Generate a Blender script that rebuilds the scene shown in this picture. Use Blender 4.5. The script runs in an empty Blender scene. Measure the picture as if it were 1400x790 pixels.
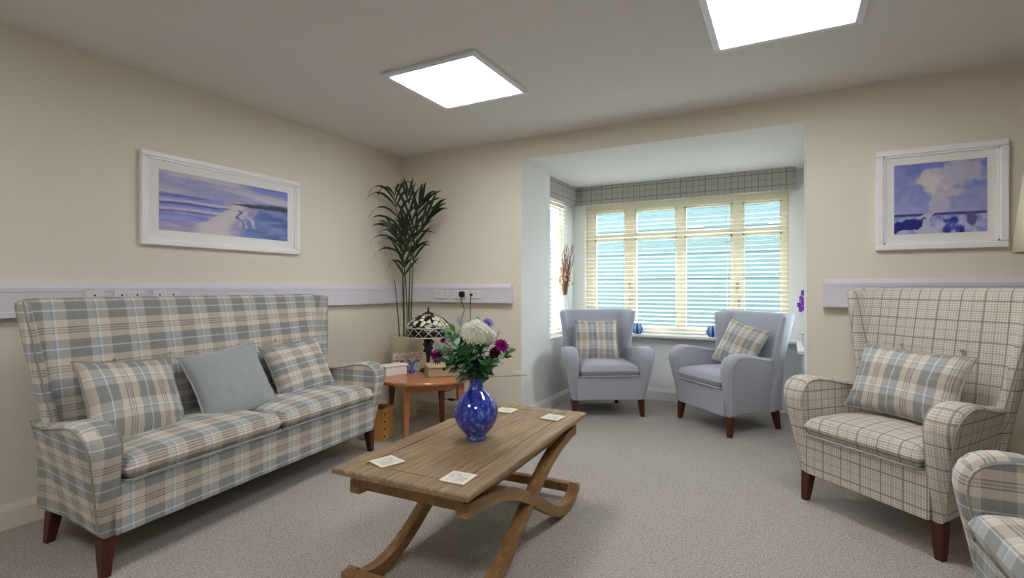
import bpy, math, random
from mathutils import Vector, Matrix, Euler, noise
random.seed(7)
C = bpy.context.scene.collection
PI = math.pi
def R(d): return math.radians(d)
def lin(c):
    return tuple(((v/12.92) if v <= .04045 else ((v+.055)/1.055)**2.4) for v in c)+(1.0,)

# ------------------------------------------------------------------ materials
def newmat(name, rough=.8, spec=.3):
    m = bpy.data.materials.new(name); m.use_nodes = True
    nt = m.node_tree; b = nt.nodes['Principled BSDF']
    b.inputs['Roughness'].default_value = rough
    b.inputs['Specular IOR Level'].default_value = spec
    return m, nt, b
def N(nt, t, **k):
    n = nt.nodes.new(t)
    for a, v in k.items():
        if a.startswith('i_'): n.inputs[int(a[2:])].default_value = v
        else: setattr(n, a, v)
    return n
def ramp(nt, stops, const=True):
    r = N(nt, 'ShaderNodeValToRGB'); cr = r.color_ramp
    cr.interpolation = 'CONSTANT' if const else 'LINEAR'
    while len(cr.elements) < len(stops): cr.elements.new(.5)
    for e, (p, c) in zip(cr.elements, stops):
        e.position = p; e.color = lin(c)
    return r
def mix(nt, a, b, f, mode='MIX'):
    m = N(nt, 'ShaderNodeMix', data_type='RGBA', blend_type=mode)
    for i, v in ((6, a), (7, b), (0, f)):
        if hasattr(v, 'is_output'): nt.links.new(v, m.inputs[i])
        else: m.inputs[i].default_value = v
    return m.outputs[2]
def math_(nt, op, a, b=0., c=None):
    m = N(nt, 'ShaderNodeMath', operation=op)
    for i, v in ((0, a), (1, b), (2, c)):
        if v is None: continue
        if hasattr(v, 'is_output'): nt.links.new(v, m.inputs[i])
        else: m.inputs[i].default_value = v
    return m.outputs[0]
def coords(nt, kind='Object', scale=(1, 1, 1)):
    t = N(nt, 'ShaderNodeTexCoord'); mp = N(nt, 'ShaderNodeMapping')
    mp.inputs['Scale'].default_value = scale
    nt.links.new(t.outputs[kind], mp.inputs[0]); return mp.outputs[0]
def noise_(nt, vec, scale, detail=3., rough=.55):
    n = N(nt, 'ShaderNodeTexNoise'); n.inputs['Scale'].default_value = scale
    n.inputs['Detail'].default_value = detail; n.inputs['Roughness'].default_value = rough
    nt.links.new(vec, n.inputs['Vector']); return n
def bump(nt, b, h, s=.2, d=.002):
    n = N(nt, 'ShaderNodeBump'); n.inputs['Strength'].default_value = s; n.inputs['Distance'].default_value = d
    nt.links.new(h, n.inputs['Height']); nt.links.new(n.outputs[0], b.inputs['Normal'])
def plain(name, c, rough=.7, spec=.3, var=0., vs=40., bmp=0., bs=200., metal=0., coat=0.):
    m, nt, b = newmat(name, rough, spec); b.inputs['Metallic'].default_value = metal
    b.inputs['Coat Weight'].default_value = coat
    v = coords(nt)
    n = noise_(nt, v, vs)
    c1 = lin([max(0, x*(1-var)) for x in c]); c2 = lin([min(1, x*(1+var)) for x in c])
    nt.links.new(mix(nt, c1, c2, n.outputs[0]), b.inputs['Base Color'])
    if bmp: bump(nt, b, noise_(nt, v, bs).outputs[0], bmp)
    return m
def uvfrac(nt, period, swap=False, off=(0, 0)):
    t = N(nt, 'ShaderNodeTexCoord'); s = N(nt, 'ShaderNodeSeparateXYZ')
    nt.links.new(t.outputs['UV'], s.inputs[0])
    o = []
    for k in ((1, 0) if swap else (0, 1)):
        a = math_(nt, 'MULTIPLY_ADD', s.outputs[k], 1/period, 10.0+off[k]); o.append(math_(nt, 'FRACT', a))
    return o[0], o[1], t.outputs['UV'], s
def weave(nt, b, col, uv):
    n = noise_(nt, uv, 420., 2.); c = mix(nt, col, (.25, .25, .25, 1), .0)
    f = math_(nt, 'MULTIPLY', n.outputs[0], .45)
    out = mix(nt, col, mix(nt, col, (.18, .17, .16, 1), .45), f)
    nt.links.new(out, b.inputs['Base Color']); bump(nt, b, n.outputs[0], .25, .001)
def plaid(name, period=.15, swap=False, off=(0, 0)):
    """blue-grey tartan: strong bands one way (A), quieter light/taupe bands the other (B)"""
    m, nt, b = newmat(name, .92, .1); b.inputs['Sheen Weight'].default_value = .15
    u, v, uv, s = uvfrac(nt, period, swap, off)
    A = ramp(nt, [(0, (.54, .57, .585)), (.215, (.82, .85, .85)), (.255, (.54, .57, .585)), (.47, (.86, .81, .74)),
                  (.64, (.53, .49, .45)), (.67, (.82, .80, .76)), (.70, (.64, .63, .61)), (.745, (.82, .80, .76)), (.775, (.53, .49, .45)), (.805, (.86, .81, .74)), (.99, (.54, .57, .585))])
    B = ramp(nt, [(0, (.60, .565, .535)), (.24, (.68, .66, .63)), (.26, (.60, .565, .535)), (.47, (.86, .82, .77)), (.60, (.74, .84, .90)), (.65, (.74, .72, .70)), (.69, (.95, .97, .98)), (.74, (.86, .82, .77)), (.98, (.60, .565, .535))])
    nt.links.new(v, A.inputs[0]); nt.links.new(u, B.inputs[0])
    weave(nt, b, mix(nt, A.outputs[0], B.outputs[0], .42), uv); return m
def tattersall(name, base, dark, line, small=.0115, big=.098, lw=.075):
    m, nt, b = newmat(name, .92, .1)
    u, v, uv, s = uvfrac(nt, big)
    col = None
    chk = []
    for k in (0, 1):
        f = math_(nt, 'FRACT', math_(nt, 'MULTIPLY_ADD', s.outputs[k], 1/small, 50.)); chk.append(math_(nt, 'GREATER_THAN', f, .55))
    t = math_(nt, 'MULTIPLY', math_(nt, 'ADD', chk[0], chk[1]), .5)
    col = mix(nt, lin(base), lin(dark), t)
    for k, w in ((u, 1), (v, 1)):
        l = math_(nt, 'LESS_THAN', k, lw); col = mix(nt, col, lin(line), math_(nt, 'MULTIPLY', l, .72))
        a = math_(nt, 'COMPARE', k, .54, lw*.45); col = mix(nt, col, lin([x*1.12 for x in line]), math_(nt, 'MULTIPLY', a, .38))
    weave(nt, b, col, uv); return m
def cloth(name, c, stripes=False):
    m, nt, b = newmat(name, .9, .12); b.inputs['Sheen Weight'].default_value = .2
    u, v, uv, s = uvfrac(nt, .009)
    n = noise_(nt, uv, 160., 4.)
    col = mix(nt, lin([x*.93 for x in c]), lin([x*1.07 for x in c]), n.outputs[0])
    if stripes: col = mix(nt, col, lin([x*.93 for x in c]), math_(nt, 'GREATER_THAN', u, .5))
    weave(nt, b, col, uv); return m
def wood(name, c1, c2, scale=(30, 2, 30), rough=.5, coat=0., uvmode='Object'):
    m, nt, b = newmat(name, rough, .35); b.inputs['Coat Weight'].default_value = coat
    v = coords(nt, uvmode, scale); n = noise_(nt, v, 1.6, 6., .65)
    r = ramp(nt, [(.25, c1), (.5, [(x+y)/2 for x, y in zip(c1, c2)]), (.75, c2)], False)
    nt.links.new(n.outputs[0], r.inputs[0]); nt.links.new(r.outputs[0], b.inputs['Base Color'])
    bump(nt, b, n.outputs[0], .12, .001); return m
def vpaint(name, rough=.6):
    m, nt, b = newmat(name, rough, .3)
    a = N(nt, 'ShaderNodeVertexColor', layer_name='paint'); nt.links.new(a.outputs[0], b.inputs['Base Color']); return m
def glass(name, tint=(1, 1, 1), rough=.0, frac=.9):
    m = bpy.data.materials.new(name); m.use_nodes = True; nt = m.node_tree; nt.nodes.clear()
    o = N(nt, 'ShaderNodeOutputMaterial'); t = N(nt, 'ShaderNodeBsdfTransparent'); g = N(nt, 'ShaderNodeBsdfGlossy')
    t.inputs[0].default_value = tuple(tint)+(1,); g.inputs['Roughness'].default_value = rough
    f = N(nt, 'ShaderNodeLayerWeight'); f.inputs[0].default_value = .5; fo = math_(nt, 'MULTIPLY_ADD', math_(nt, 'POWER', f.outputs['Facing'], 4.), .6, .03)
    mx = N(nt, 'ShaderNodeMixShader')
    nt.links.new(fo, mx.inputs[0]); nt.links.new(t.outputs[0], mx.inputs[1]); nt.links.new(g.outputs[0], mx.inputs[2])
    nt.links.new(mx.outputs[0], o.inputs[0]); return m
def emit(name, c, s):
    m, nt, b = newmat(name); b.inputs['Base Color'].default_value = (.8, .8, .8, 1)
    b.inputs['Emission Color'].default_value = tuple(c)+(1,); b.inputs['Emission Strength'].default_value = s; return m

M = {}
M['cream'] = plain('cream wall paint', (.90, .87, .81), .85, .15, .006, 3., .05, 300)
M['white_wall'] = plain('bay white paint', (.885, .885, .875), .85, .15, .006, 3., .05, 300)
M['ceil'] = plain('ceiling paint', (.89, .88, .865), .9, .1, .006, 2.)
M['trimw'] = plain('skirting gloss', (.90, .87, .80), .4, .4)
M['trunk'] = plain('pvc trunking', (.865, .85, .89), .35, .4)
M['socket'] = plain('socket plastic', (.90, .89, .90), .3, .5)
M['dark'] = plain('dark plastic', (.07, .07, .075), .4, .4)
M['frame'] = plain('painted window frame', (.86, .815, .72), .45, .4)
M['slat'] = plain('blind slat', (.95, .95, .92), .4, .4)
M['tape'] = plain('blind tape', (.88, .85, .76), .8, .1)
M['sill'] = plain('sill gloss', (.92, .90, .90), .3, .5)
M['pframe'] = plain('picture frame white', (.965, .955, .97), .35, .4)
M['mount'] = plain('picture mount', (.965, .955, .945), .8, .1)
M['art'] = vpaint('painted print', .5)
M['glass'] = glass('window glass')
M['panel'] = emit('light diffuser', (.97, .985, 1.), 17.)
M['alu'] = plain('light trim', (.92, .92, .95), .4, .4)
M['grey'] = cloth('grey wool', (.665, .675, .72))
M['greyp'] = cloth('grey wool piping', (.74, .74, .76))
M['ltgrey'] = cloth('pale ribbed cotton', (.66, .685, .695), True)
M['plaid'] = plaid('blue grey tartan', .172)
M['plaidv'] = plaid('blue grey tartan cushion upright', .165, True, (.1, .05))
M['plaidh'] = plaid('blue grey tartan cushion level', .165, False, (.2, .1))
M['pplaid'] = cloth('tartan piping', (.60, .60, .57))
M['tatt'] = tattersall('cream windowpane check', (.885, .855, .80), (.72, .67, .61), (.49, .48, .475))
M['ptatt'] = cloth('check piping', (.66, .66, .66))
M['val'] = tattersall('grey windowpane check', (.77, .75, .72), (.57, .555, .54), (.30, .30, .31), .0105, .115, .05)
M['mahog'] = wood('mahogany leg', (.22, .07, .035), (.36, .13, .06), (30, 30, 4), .3, .3)
M['oakt'] = wood('weathered oak', (.43, .345, .245), (.70, .60, .47), (34, 2.2, 34), .5)
M['oakl'] = wood('warm oak', (.46, .335, .20), (.68, .53, .35), (28, 5, 28), .5)
M['cherry'] = wood('cherry wood', (.63, .39, .24), (.77, .53, .35), (14, 3, 30), .3, .3)
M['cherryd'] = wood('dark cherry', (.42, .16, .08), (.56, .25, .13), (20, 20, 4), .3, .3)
M['pine'] = wood('pine', (.78, .56, .27), (.87, .67, .37), (30, 30, 4), .5)
M['pot'] = plain('cream planter', (.85, .80, .70), .45, .3, .01)
M['soil'] = plain('potting soil', (.16, .11, .08), .95, .05, .4, 60., .5, 80)
M['palm'] = plain('palm leaf', (.085, .16, .075), .4, .45, .25, 6.)
M['stem'] = plain('palm stem', (.22, .30, .14), .5, .3, .2, 8.)
M['leafd'] = plain('dark leaf', (.24, .44, .28), .45, .4, .25, 20.)
M['leafs'] = plain('sage leaf', (.62, .74, .66), .6, .2, .2, 20.)
M['leafm'] = plain('mid leaf', (.42, .60, .34), .5, .3, .2, 20.)
M['petw'] = plain('white petal', (.98, .98, .91), .7, .2, .05, 30.)
M['petp'] = plain('magenta petal', (.60, .12, .50), .6, .2, .2, 40.)
M['petb'] = plain('burgundy petal', (.27, .07, .20), .6, .2, .2, 40.)
M['petl'] = plain('lilac petal', (.70, .60, .88), .7, .2, .08, 40.)
M['petlav'] = plain('pale lavender', (.80, .78, .88), .7, .2, .08, 60.)
M['twig'] = plain('dried twig', (.42, .30, .26), .8, .1, .2, 30.)
M['seed'] = plain('dried seed head', (.74, .60, .50), .8, .1, .2, 30.)
M['vwhite'] = plain('white ceramic', (.86, .86, .88), .25, .5)
M['bronze'] = plain('bronze lamp body', (.16, .11, .085), .4, .5, .3, 30.)
M['wicker'] = plain('wicker', (.72, .65, .53), .8, .2, .1, 60.)
M['wbox'] = plain('white card', (.91, .89, .84), .6, .2)
M['shade'] = plain('cream lampshade fabric', (.92, .88, .78), .8, .2, .01)
M['brass'] = plain('brushed steel', (.7, .68, .62), .3, .5, 0, 40, 0, 200, 1.)
M['cork'] = plain('coaster cork edge', (.75, .68, .58), .8, .1)

def carpet():
    m, nt, b = newmat('grey beige loop carpet', .97, .05)
    v = coords(nt)
    n = noise_(nt, v, 150., 3., .7); n2 = noise_(nt, v, 1.2, 2.)
    vo = N(nt, 'ShaderNodeTexVoronoi'); vo.inputs['Scale'].default_value = 130.; nt.links.new(v, vo.inputs['Vector'])
    r = ramp(nt, [(.3, (.55, .52, .50)), (.5, (.725, .69, .665)), (.7, (.89, .865, .84))], False); nt.links.new(n.outputs[0], r.inputs[0])
    c = mix(nt, r.outputs[0], (.10, .085, .075, 1), math_(nt, 'MULTIPLY', vo.outputs['Distance'], .38))
    nt.links.new(c, b.inputs['Base Color'])
    h = math_(nt, 'SUBTRACT', n.outputs[0], vo.outputs['Distance']); bump(nt, b, h, .6, .004)
    return m
M['carpet'] = carpet()
def vase_glaze():
    m, nt, b = newmat('mottled blue glass', .07, .6); b.inputs['Coat Weight'].default_value = .6; b.inputs['Coat Roughness'].default_value = .03
    v = coords(nt, 'Object', (1, 1, .55)); n = noise_(nt, v, 55., 6., .75); n2 = noise_(nt, v, 9., 2.)
    r = ramp(nt, [(.32, (.04, .07, .36)), (.47, (.10, .17, .60)), (.56, (.25, .37, .80)), (.66, (.70, .78, .95))], False)
    nt.links.new(math_(nt, 'ADD', math_(nt, 'MULTIPLY', n.outputs[0], .75), math_(nt, 'MULTIPLY', n2.outputs[0], .25)), r.inputs[0])
    nt.links.new(r.outputs[0], b.inputs['Base Color']); return m
M['vase'] = vase_glaze()
def blue_glass():
    m, nt, b = newmat('cobalt holder glass', .05, .6)
    u, v, uv, s = uvfrac(nt, .2)
    a = math_(nt, 'FRACT', math_(nt, 'MULTIPLY', s.outputs[0], 7.)); a = math_(nt, 'ABSOLUTE', math_(nt, 'SUBTRACT', a, .5))
    f = math_(nt, 'LESS_THAN', math_(nt, 'ADD', a, math_(nt, 'MULTIPLY', s.outputs[1], .22)), .30)
    nt.links.new(mix(nt, lin((.78, .87, .98)), lin((.20, .32, .78)), f), b.inputs['Base Color'])
    b.inputs['Transmission Weight'].default_value = .35; return m
M['holder'] = blue_glass()
def tiffany(lattice):
    m, nt, b = newmat('leaded glass '+('lattice' if lattice else 'dome'), .25, .5)
    u, v, uv, s = uvfrac(nt, 1.)
    if lattice:
        fs = []
        for sg in (1, -1):
            q = math_(nt, 'FRACT', math_(nt, 'ADD', math_(nt, 'MULTIPLY', s.outputs[0], 14.), math_(nt, 'MULTIPLY_ADD', s.outputs[1], sg*1., 20.)))
            fs.append(math_(nt, 'LESS_THAN', math_(nt, 'ABSOLUTE', math_(nt, 'SUBTRACT', q, .5)), .042))
        e = math_(nt, 'GREATER_THAN', math_(nt, 'ABSOLUTE', math_(nt, 'SUBTRACT', s.outputs[1], .5)), .44)
        f = math_(nt, 'MAXIMUM', math_(nt, 'MAXIMUM', fs[0], fs[1]), e)
        c = mix(nt, lin((.08, .08, .10)), lin((.80, .77, .70)), f)
    else:
        vm = N(nt, 'ShaderNodeMapping'); vm.inputs['Scale'].default_value = (26, 4.5, 1); nt.links.new(uv, vm.inputs[0])
        vo = N(nt, 'ShaderNodeTexVoronoi'); vo.inputs['Scale'].default_value = 1.; nt.links.new(vm.outputs[0], vo.inputs['Vector'])
        ed = N(nt, 'ShaderNodeTexVoronoi', feature='DISTANCE_TO_EDGE'); ed.inputs['Scale'].default_value = 1.; nt.links.new(vm.outputs[0], ed.inputs['Vector'])
        sp = N(nt, 'ShaderNodeSeparateColor'); nt.links.new(vo.outputs['Color'], sp.inputs[0])
        r = ramp(nt, [(0, (.10, .09, .09)), (.28, (.84, .82, .74)), (.72, (.70, .68, .58)), (.85, (.12, .11, .10))]); nt.links.new(sp.outputs[0], r.inputs[0])
        c = mix(nt, r.outputs[0], lin((.08, .07, .07)), math_(nt, 'LESS_THAN', ed.outputs['Distance'], .06))
    nt.links.new(c, b.inputs['Base Color']); return m
M['tifd'] = tiffany(False); M['tifl'] = tiffany(True)

# ------------------------------------------------------------------ mesh builder
class MB:
    def __init__(s): s.v = []; s.f = []; s.uv = {}; s.mi = {}
    def vert(s, p): s.v.append(tuple(p)); return len(s.v)-1
    def face(s, idx, uv=None, mi=0):
        s.f.append(tuple(idx)); k = len(s.f)-1
        if uv: s.uv[k] = uv
        if mi: s.mi[k] = mi
        return k
    def box(s, x0, x1, y0, y1, z0, z1, bev=0., mi=0, mat=None):
        if bev <= 0:
            P = [(x, y, z) for z in (z0, z1) for y in (y0, y1) for x in (x0, x1)]
            b = len(s.v)
            s.v += [tuple(mat @ Vector(p)) if mat else p for p in P]
            for q in ((0, 2, 3, 1), (4, 5, 7, 6), (0, 1, 5, 4), (2, 6, 7, 3), (0, 4, 6, 2), (1, 3, 7, 5)): s.face([b+i for i in q], mi=mi)
        else:
            L = [((x0+bev, x1-bev, y0+bev, y1-bev), z0), ((x0, x1, y0, y1), z0+bev), ((x0, x1, y0, y1), z1-bev), ((x0+bev, x1-bev, y0+bev, y1-bev), z1)]
            rings = []
            for (a, b_, c, d), z in L:
                e = bev*.9
                rings.append([(a+e, c, z), (b_-e, c, z), (b_, c+e, z), (b_, d-e, z), (b_-e, d, z), (a+e, d, z), (a, d-e, z), (a, c+e, z)])
            if mat: rings = [[tuple(mat @ Vector(p)) for p in r] for r in rings]
            s.loft(rings, True, True, mi)
    def loft(s, rings, cap0=True, cap1=True, mi=0, closed=True, uvs=None):
        idx = [[s.vert(p) for p in r] for r in rings]; n = len(rings[0])
        for j in range(len(rings)-1):
            for i in range(n if closed else n-1):
                k = (i+1) % n
                u = None
                if uvs: u = [uvs(i, j), uvs(i+1, j), uvs(i+1, j+1), uvs(i, j+1)]
                s.face((idx[j][i], idx[j][k], idx[j+1][k], idx[j+1][i]), u, mi)
        if cap0: s.face(idx[0][::-1], mi=mi)
        if cap1: s.face(idx[-1], mi=mi)
        return idx
    def tube(s, pts, r, n=8, mi=0, caps=True):
        pts = [Vector(p) for p in pts]; rings = []; up = None
        for i, p in enumerate(pts):
            t = (pts[min(i+1, len(pts)-1)]-pts[max(i-1, 0)])
            t = t.normalized() if t.length > 1e-9 else Vector((0, 0, 1))
            if up is None: up = t.orthogonal().normalized()
            a = (up-t*up.dot(t)); a = a.normalized() if a.length > 1e-6 else t.orthogonal().normalized(); up = a
            b = t.cross(a); rr = r[i] if isinstance(r, (list, tuple)) else r
            rings.append([p+a*rr*math.cos(2*PI*k/n)+b*rr*math.sin(2*PI*k/n) for k in range(n)])
        s.loft(rings, caps, caps, mi)
    def lathe(s, prof, n=32, mi=0, cx=0, cy=0, cap0=True, cap1=True, sq=0.):
        L = len(prof)
        s.loft([[(cx+r*math.cos(2*PI*k/n), cy+r*math.sin(2*PI*k/n), z) for k in range(n)] for r, z in prof], cap0, cap1, mi,
               uvs=lambda i, j: (i/n, j/(L-1)))
    def grid(s, fn, nu, nv, uvf=None, mi=0):
        idx = [[s.vert(fn(i/nu, j/nv)) for i in range(nu+1)] for j in range(nv+1)]
        for j in range(nv):
            for i in range(nu):
                u = [uvf(a/nu, b/nv) for a, b in ((i, j), (i+1, j), (i+1, j+1), (i, j+1))] if uvf else None
                s.face((idx[j][i], idx[j][i+1], idx[j+1][i+1], idx[j+1][i]), u, mi)
        return idx
    def blob(s, c, r, n=8, m=5, sz=1.):
        c = Vector(c)
        s.loft([[c+Vector((r*math.sin(t)*math.cos(2*PI*k/n), r*math.sin(t)*math.sin(2*PI*k/n), -r*sz*math.cos(t))) for k in range(n)] for t in [PI*(.06+.88*j/(m-1)) for j in range(m)]])
    def leaf(s, base, d, nrm, L, w, bend=0., n=4, fold=.15, mi=0):
        """flat blade along d with slight fold and downward bend"""
        base = Vector(base); d = Vector(d).normalized(); nrm = Vector(nrm); side = d.cross(nrm)
        side = side.normalized() if side.length > 1e-6 else d.orthogonal().normalized(); nr = side.cross(d)
        p = base.copy(); prev = None
        for i in range(n+1):
            t = i/n; ww = w*math.sin(PI*min(1, (t*.94+.05)))**.75*(1-.1*t)
            if i: dd = (d+Vector((0, 0, -bend*t*t))).normalized(); p = p+dd*(L/n)
            row = [s.vert(p-side*ww+nr*ww*fold), s.vert(p-nr*.0005), s.vert(p+side*ww+nr*ww*fold)]
            if prev:
                s.face((prev[0], prev[1], row[1], row[0]), mi=mi); s.face((prev[1], prev[2], row[2], row[1]), mi=mi)
            prev = row
    def build(s, name, mats, parent=None, smooth=False, boxuv=True, uvoff=(0, 0), ang=40):
        me = bpy.data.meshes.new(name); me.from_pydata(s.v, [], s.f); me.validate(); me.update()
        if not isinstance(mats, (list, tuple)): mats = [mats]
        for m in mats: me.materials.append(m)
        if len(me.polygons) == len(s.f):
            for k, i in s.mi.items(): me.polygons[k].material_index = i
        uvl = me.uv_layers.new(name='UVMap')
        for p in me.polygons:
            cu = s.uv.get(p.index)
            n = p.normal; ax = max(range(3), key=lambda q: abs(n[q])*(1.0 if q != 1 else 1.05))
            for q, li in enumerate(p.loop_indices):
                if cu and q < len(cu): uvl.data[li].uv = cu[q]; continue
                c = me.vertices[me.loops[li].vertex_index].co
                if ax == 0: uv = (c.y, c.z)
                elif ax == 1: uv = (c.x, c.z)
                else: uv = (c.x, c.y)
                uvl.data[li].uv = (uv[0]+uvoff[0], uv[1]+uvoff[1])
        if smooth:
            me.polygons.foreach_set('use_smooth', [True]*len(me.polygons))
            try: me.set_sharp_from_angle(angle=R(ang))
            except Exception: pass
        o = bpy.data.objects.new(name, me); C.objects.link(o)
        if parent: o.parent = parent
        return o
def fixn(o):
    import bmesh
    bm = bmesh.new(); bm.from_mesh(o.data); bmesh.ops.recalc_face_normals(bm, faces=bm.faces); bm.to_mesh(o.data); bm.free(); return o
def tag(o, label=None, cat=None, group=None, kind=None):
    if label: o['label'] = label
    if cat: o['category'] = cat
    if group: o['group'] = group
    if kind: o['kind'] = kind
    return o
def thing(name, label, cat, loc=(0, 0, 0), rz=0., group=None):
    o = bpy.data.objects.new(name, None); C.objects.link(o); o.location = loc; o.rotation_euler = (0, 0, rz); o.empty_display_size = .1
    return tag(o, label, cat, group)
def struct(o, label): return tag(o, label, 'room', None, 'structure')
def copy_tree(o, parent=None):
    c = o.copy(); C.objects.link(c); c.parent = parent
    for ch in list(o.children): copy_tree(ch, c)
    return c

# ------------------------------------------------------------------ room shell
XL, XR, YB, YF, H = -3.268, 2.75, 3.822, -2.9, 2.40
BL, BR, BZ, BY = -1.963, .117, 2.224, 5.30       # bay opening sides, soffit, rear wall
RL, RR = -2.08, .205                              # bay side window planes
m = MB(); m.box(XL-.1, XR+.1, YF-.1, 5.6, -.1, 0); struct(m.build('floor', M['carpet']), 'grey beige loop pile carpet over the whole room')
m = MB(); m.box(XL-.1, XR+.1, YF-.1, YB+.12, H, H+.1); struct(m.build('ceiling', M['ceil']), 'flat off white ceiling of the main room')
m = MB(); m.box(XL-.1, XL, YF-.1, YB+.12, 0, H); struct(m.build('wall_left', M['cream']), 'cream wall behind the tartan sofa')
m = MB(); m.box(XR, XR+.1, YF-.1, YB+.12, 0, H); struct(m.build('wall_right', M['cream']), 'cream wall on the right outside the view')
m = MB(); m.box(XL-.1, XR+.1, YF-.1, YF, 0, H); struct(m.build('wall_front', M['cream']), 'cream wall behind the camera')
m = MB()
m.box(XL, BL, YB, YB+.12, 0, H); m.box(BR, XR, YB, YB+.12, 0, H); m.box(BL, BR, YB, YB+.12, BZ, H)
o = m.build('wall_back', [M['cream'], M['white_wall']])
for p in o.data.polygons:
    c = p.center
    if (abs(p.normal.x) > .9 and (abs(c.x-BL) < .01 or abs(c.x-BR) < .01)) or (p.normal.z < -.9 and abs(c.z-BZ) < .01): p.material_index = 1
struct(o, 'cream wall with the bay opening and the palm corner')
Y0 = YB+.12; SZ = .672
m = MB(); m.box(BL-.35, BR+.35, Y0, BY+.25, BZ, BZ+.1); struct(m.build('ceiling', M['white_wall']), 'lower white ceiling of the window bay')
def bay_side(name, xin, xrec, sgn, label):
    """pier, low wall under the ledge, and recessed wall with the window hole"""
    m = MB(); xo = xrec+sgn*.14
    def bx(a, b, *r): m.box(min(a, b), max(a, b), *r)
    bx(xin, xo, Y0, 4.41, 0, BZ); bx(xin, xo, 4.41, BY, 0, SZ-.03)
    bx(xrec, xo, 4.41, 4.47, SZ-.03, BZ); bx(xrec, xo, 5.03, BY, SZ-.03, BZ); bx(xrec, xo, 4.47, 5.03, 2.06, BZ); bx(xrec, xo, 4.47, 5.03, SZ-.03, SZ)
    struct(m.build(name, M['white_wall']), label)
bay_side('wall_bay_left', BL, RL, -1, 'white left side wall of the window bay')
bay_side('wall_bay_right', BR, RR, 1, 'white right side wall of the window bay')
WX0, WX1, WZ1 = -1.94, .02, 2.06
m = MB()
m.box(RL-.14, WX0, BY, BY+.2, 0, BZ); m.box(WX1, RR+.14, BY, BY+.2, 0, BZ); m.box(WX0, WX1, BY, BY+.2, 0, SZ-.03); m.box(WX0, WX1, BY, BY+.2, WZ1, BZ)
struct(m.build('wall_bay_back', M['white_wall']), 'white wall under and around the wide bay window')
# skirting boards
def skirting(name, p0, p1, nrm, label, mat='trimw'):
    p0 = Vector((p0[0], p0[1], 0)); p1 = Vector((p1[0], p1[1], 0)); n = Vector((nrm[0], nrm[1], 0))
    prof = [(0, 0), (.017, 0), (.017, .088), (.013, .094), (.013, .100), (.009, .106), (.006, .116), (0, .118)]
    m = MB(); m.loft([[p+n*a+Vector((0, 0, z)) for a, z in prof] for p in (p0, p1)])
    struct(fixn(m.build(name, M[mat])), label)
skirting('baseboard_left', (XL, YF), (XL, YB), (1, 0), 'cream skirting board under the left wall')
skirting('baseboard_back', (XL+.017, YB), (BL, YB), (0, -1), 'cream skirting board behind the planter')
skirting('baseboard_back', (BR, YB), (XR, YB), (0, -1), 'cream skirting board behind the checked armchair')
skirting('baseboard_bay', (BL, YB-.017), (BL, BY), (1, 0), 'white skirting board on the left side of the bay', 'sill')
skirting('baseboard_bay', (BR, YB-.017), (BR, BY), (-1, 0), 'white skirting board on the right side of the bay', 'sill')
skirting('baseboard_bay', (BL+.017, BY), (BR-.017, BY), (0, -1), 'white skirting board under the wide bay window', 'sill')
skirting('baseboard_right', (XR, YF), (XR, YB-.017), (-1, 0), 'cream skirting board of the unseen right wall')
# window sills
m = MB(); m.box(BL-.0, BR+.0, 5.185, BY+.04, SZ-.03, SZ, .006)
struct(m.build('trim_1', M['sill'], smooth=True), 'white sill board under the wide bay window')
m = MB(); m.box(RL, BL+.0, 4.405, 5.185, SZ-.03, SZ, .006); struct(m.build('trim_2', M['sill'], smooth=True), 'white ledge under the left bay window')
m = MB(); m.box(BR-.04, RR, 4.405, 5.185, SZ-.03, SZ, .006); struct(m.build('trim_3', M['sill'], smooth=True), 'white ledge under the right bay window')

# windows
def handle(parent, loc, ax='y'):
    m = MB(); m.box(-.012, .012, -.008, .0, -.03, .03, .003); m.tube([(0, -.006, 0), (0, -.03, 0), (.0, -.034, -.06), (.003, -.034, -.085)], [.006, .007, .006, .005], 8)
    h = m.build('handle', M['brass'], parent, True); h.location = loc; return h
wy = BY+.05
m = MB()
for a, b in ((WX0, -1.852), (-1.504, -1.41), (-.978, -.907), (-.46, -.369), (-.036, WX1)): m.box(a, b, wy, wy+.06, SZ, WZ1, .005)
for z0, z1 in ((SZ, .735), (1.665, 1.712), (1.965, WZ1)): m.box(WX0+.01, WX1-.01, wy+.003, wy+.056, z0, z1, .005)
for a, b in ((-1.852, -1.504), (-1.41, -.978), (-.907, -.46), (-.369, -.036)):      # casement beads
    for z0, z1 in ((.735, 1.665), (1.712, 1.965)):
        m.box(a, a+.018, wy+.012, wy+.05, z0, z1); m.box(b-.018, b, wy+.012, wy+.05, z0, z1); m.box(a, b, wy+.012, wy+.05, z0, z0+.015); m.box(a, b, wy+.012, wy+.05, z1-.015, z1)
w1 = struct(m.build('window_1', M['frame']), 'wide four light cream painted bay window')
m = MB(); m.box(WX0+.02, WX1-.02, wy+.028, wy+.032, SZ+.02, WZ1-.02); m.build('window_pane', M['glass'], w1)
for x in (-1.457, -.415): handle(w1, (x, wy, 1.16))
for x in (-1.457, -.40): handle(w1, (x, wy, 1.02))
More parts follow.
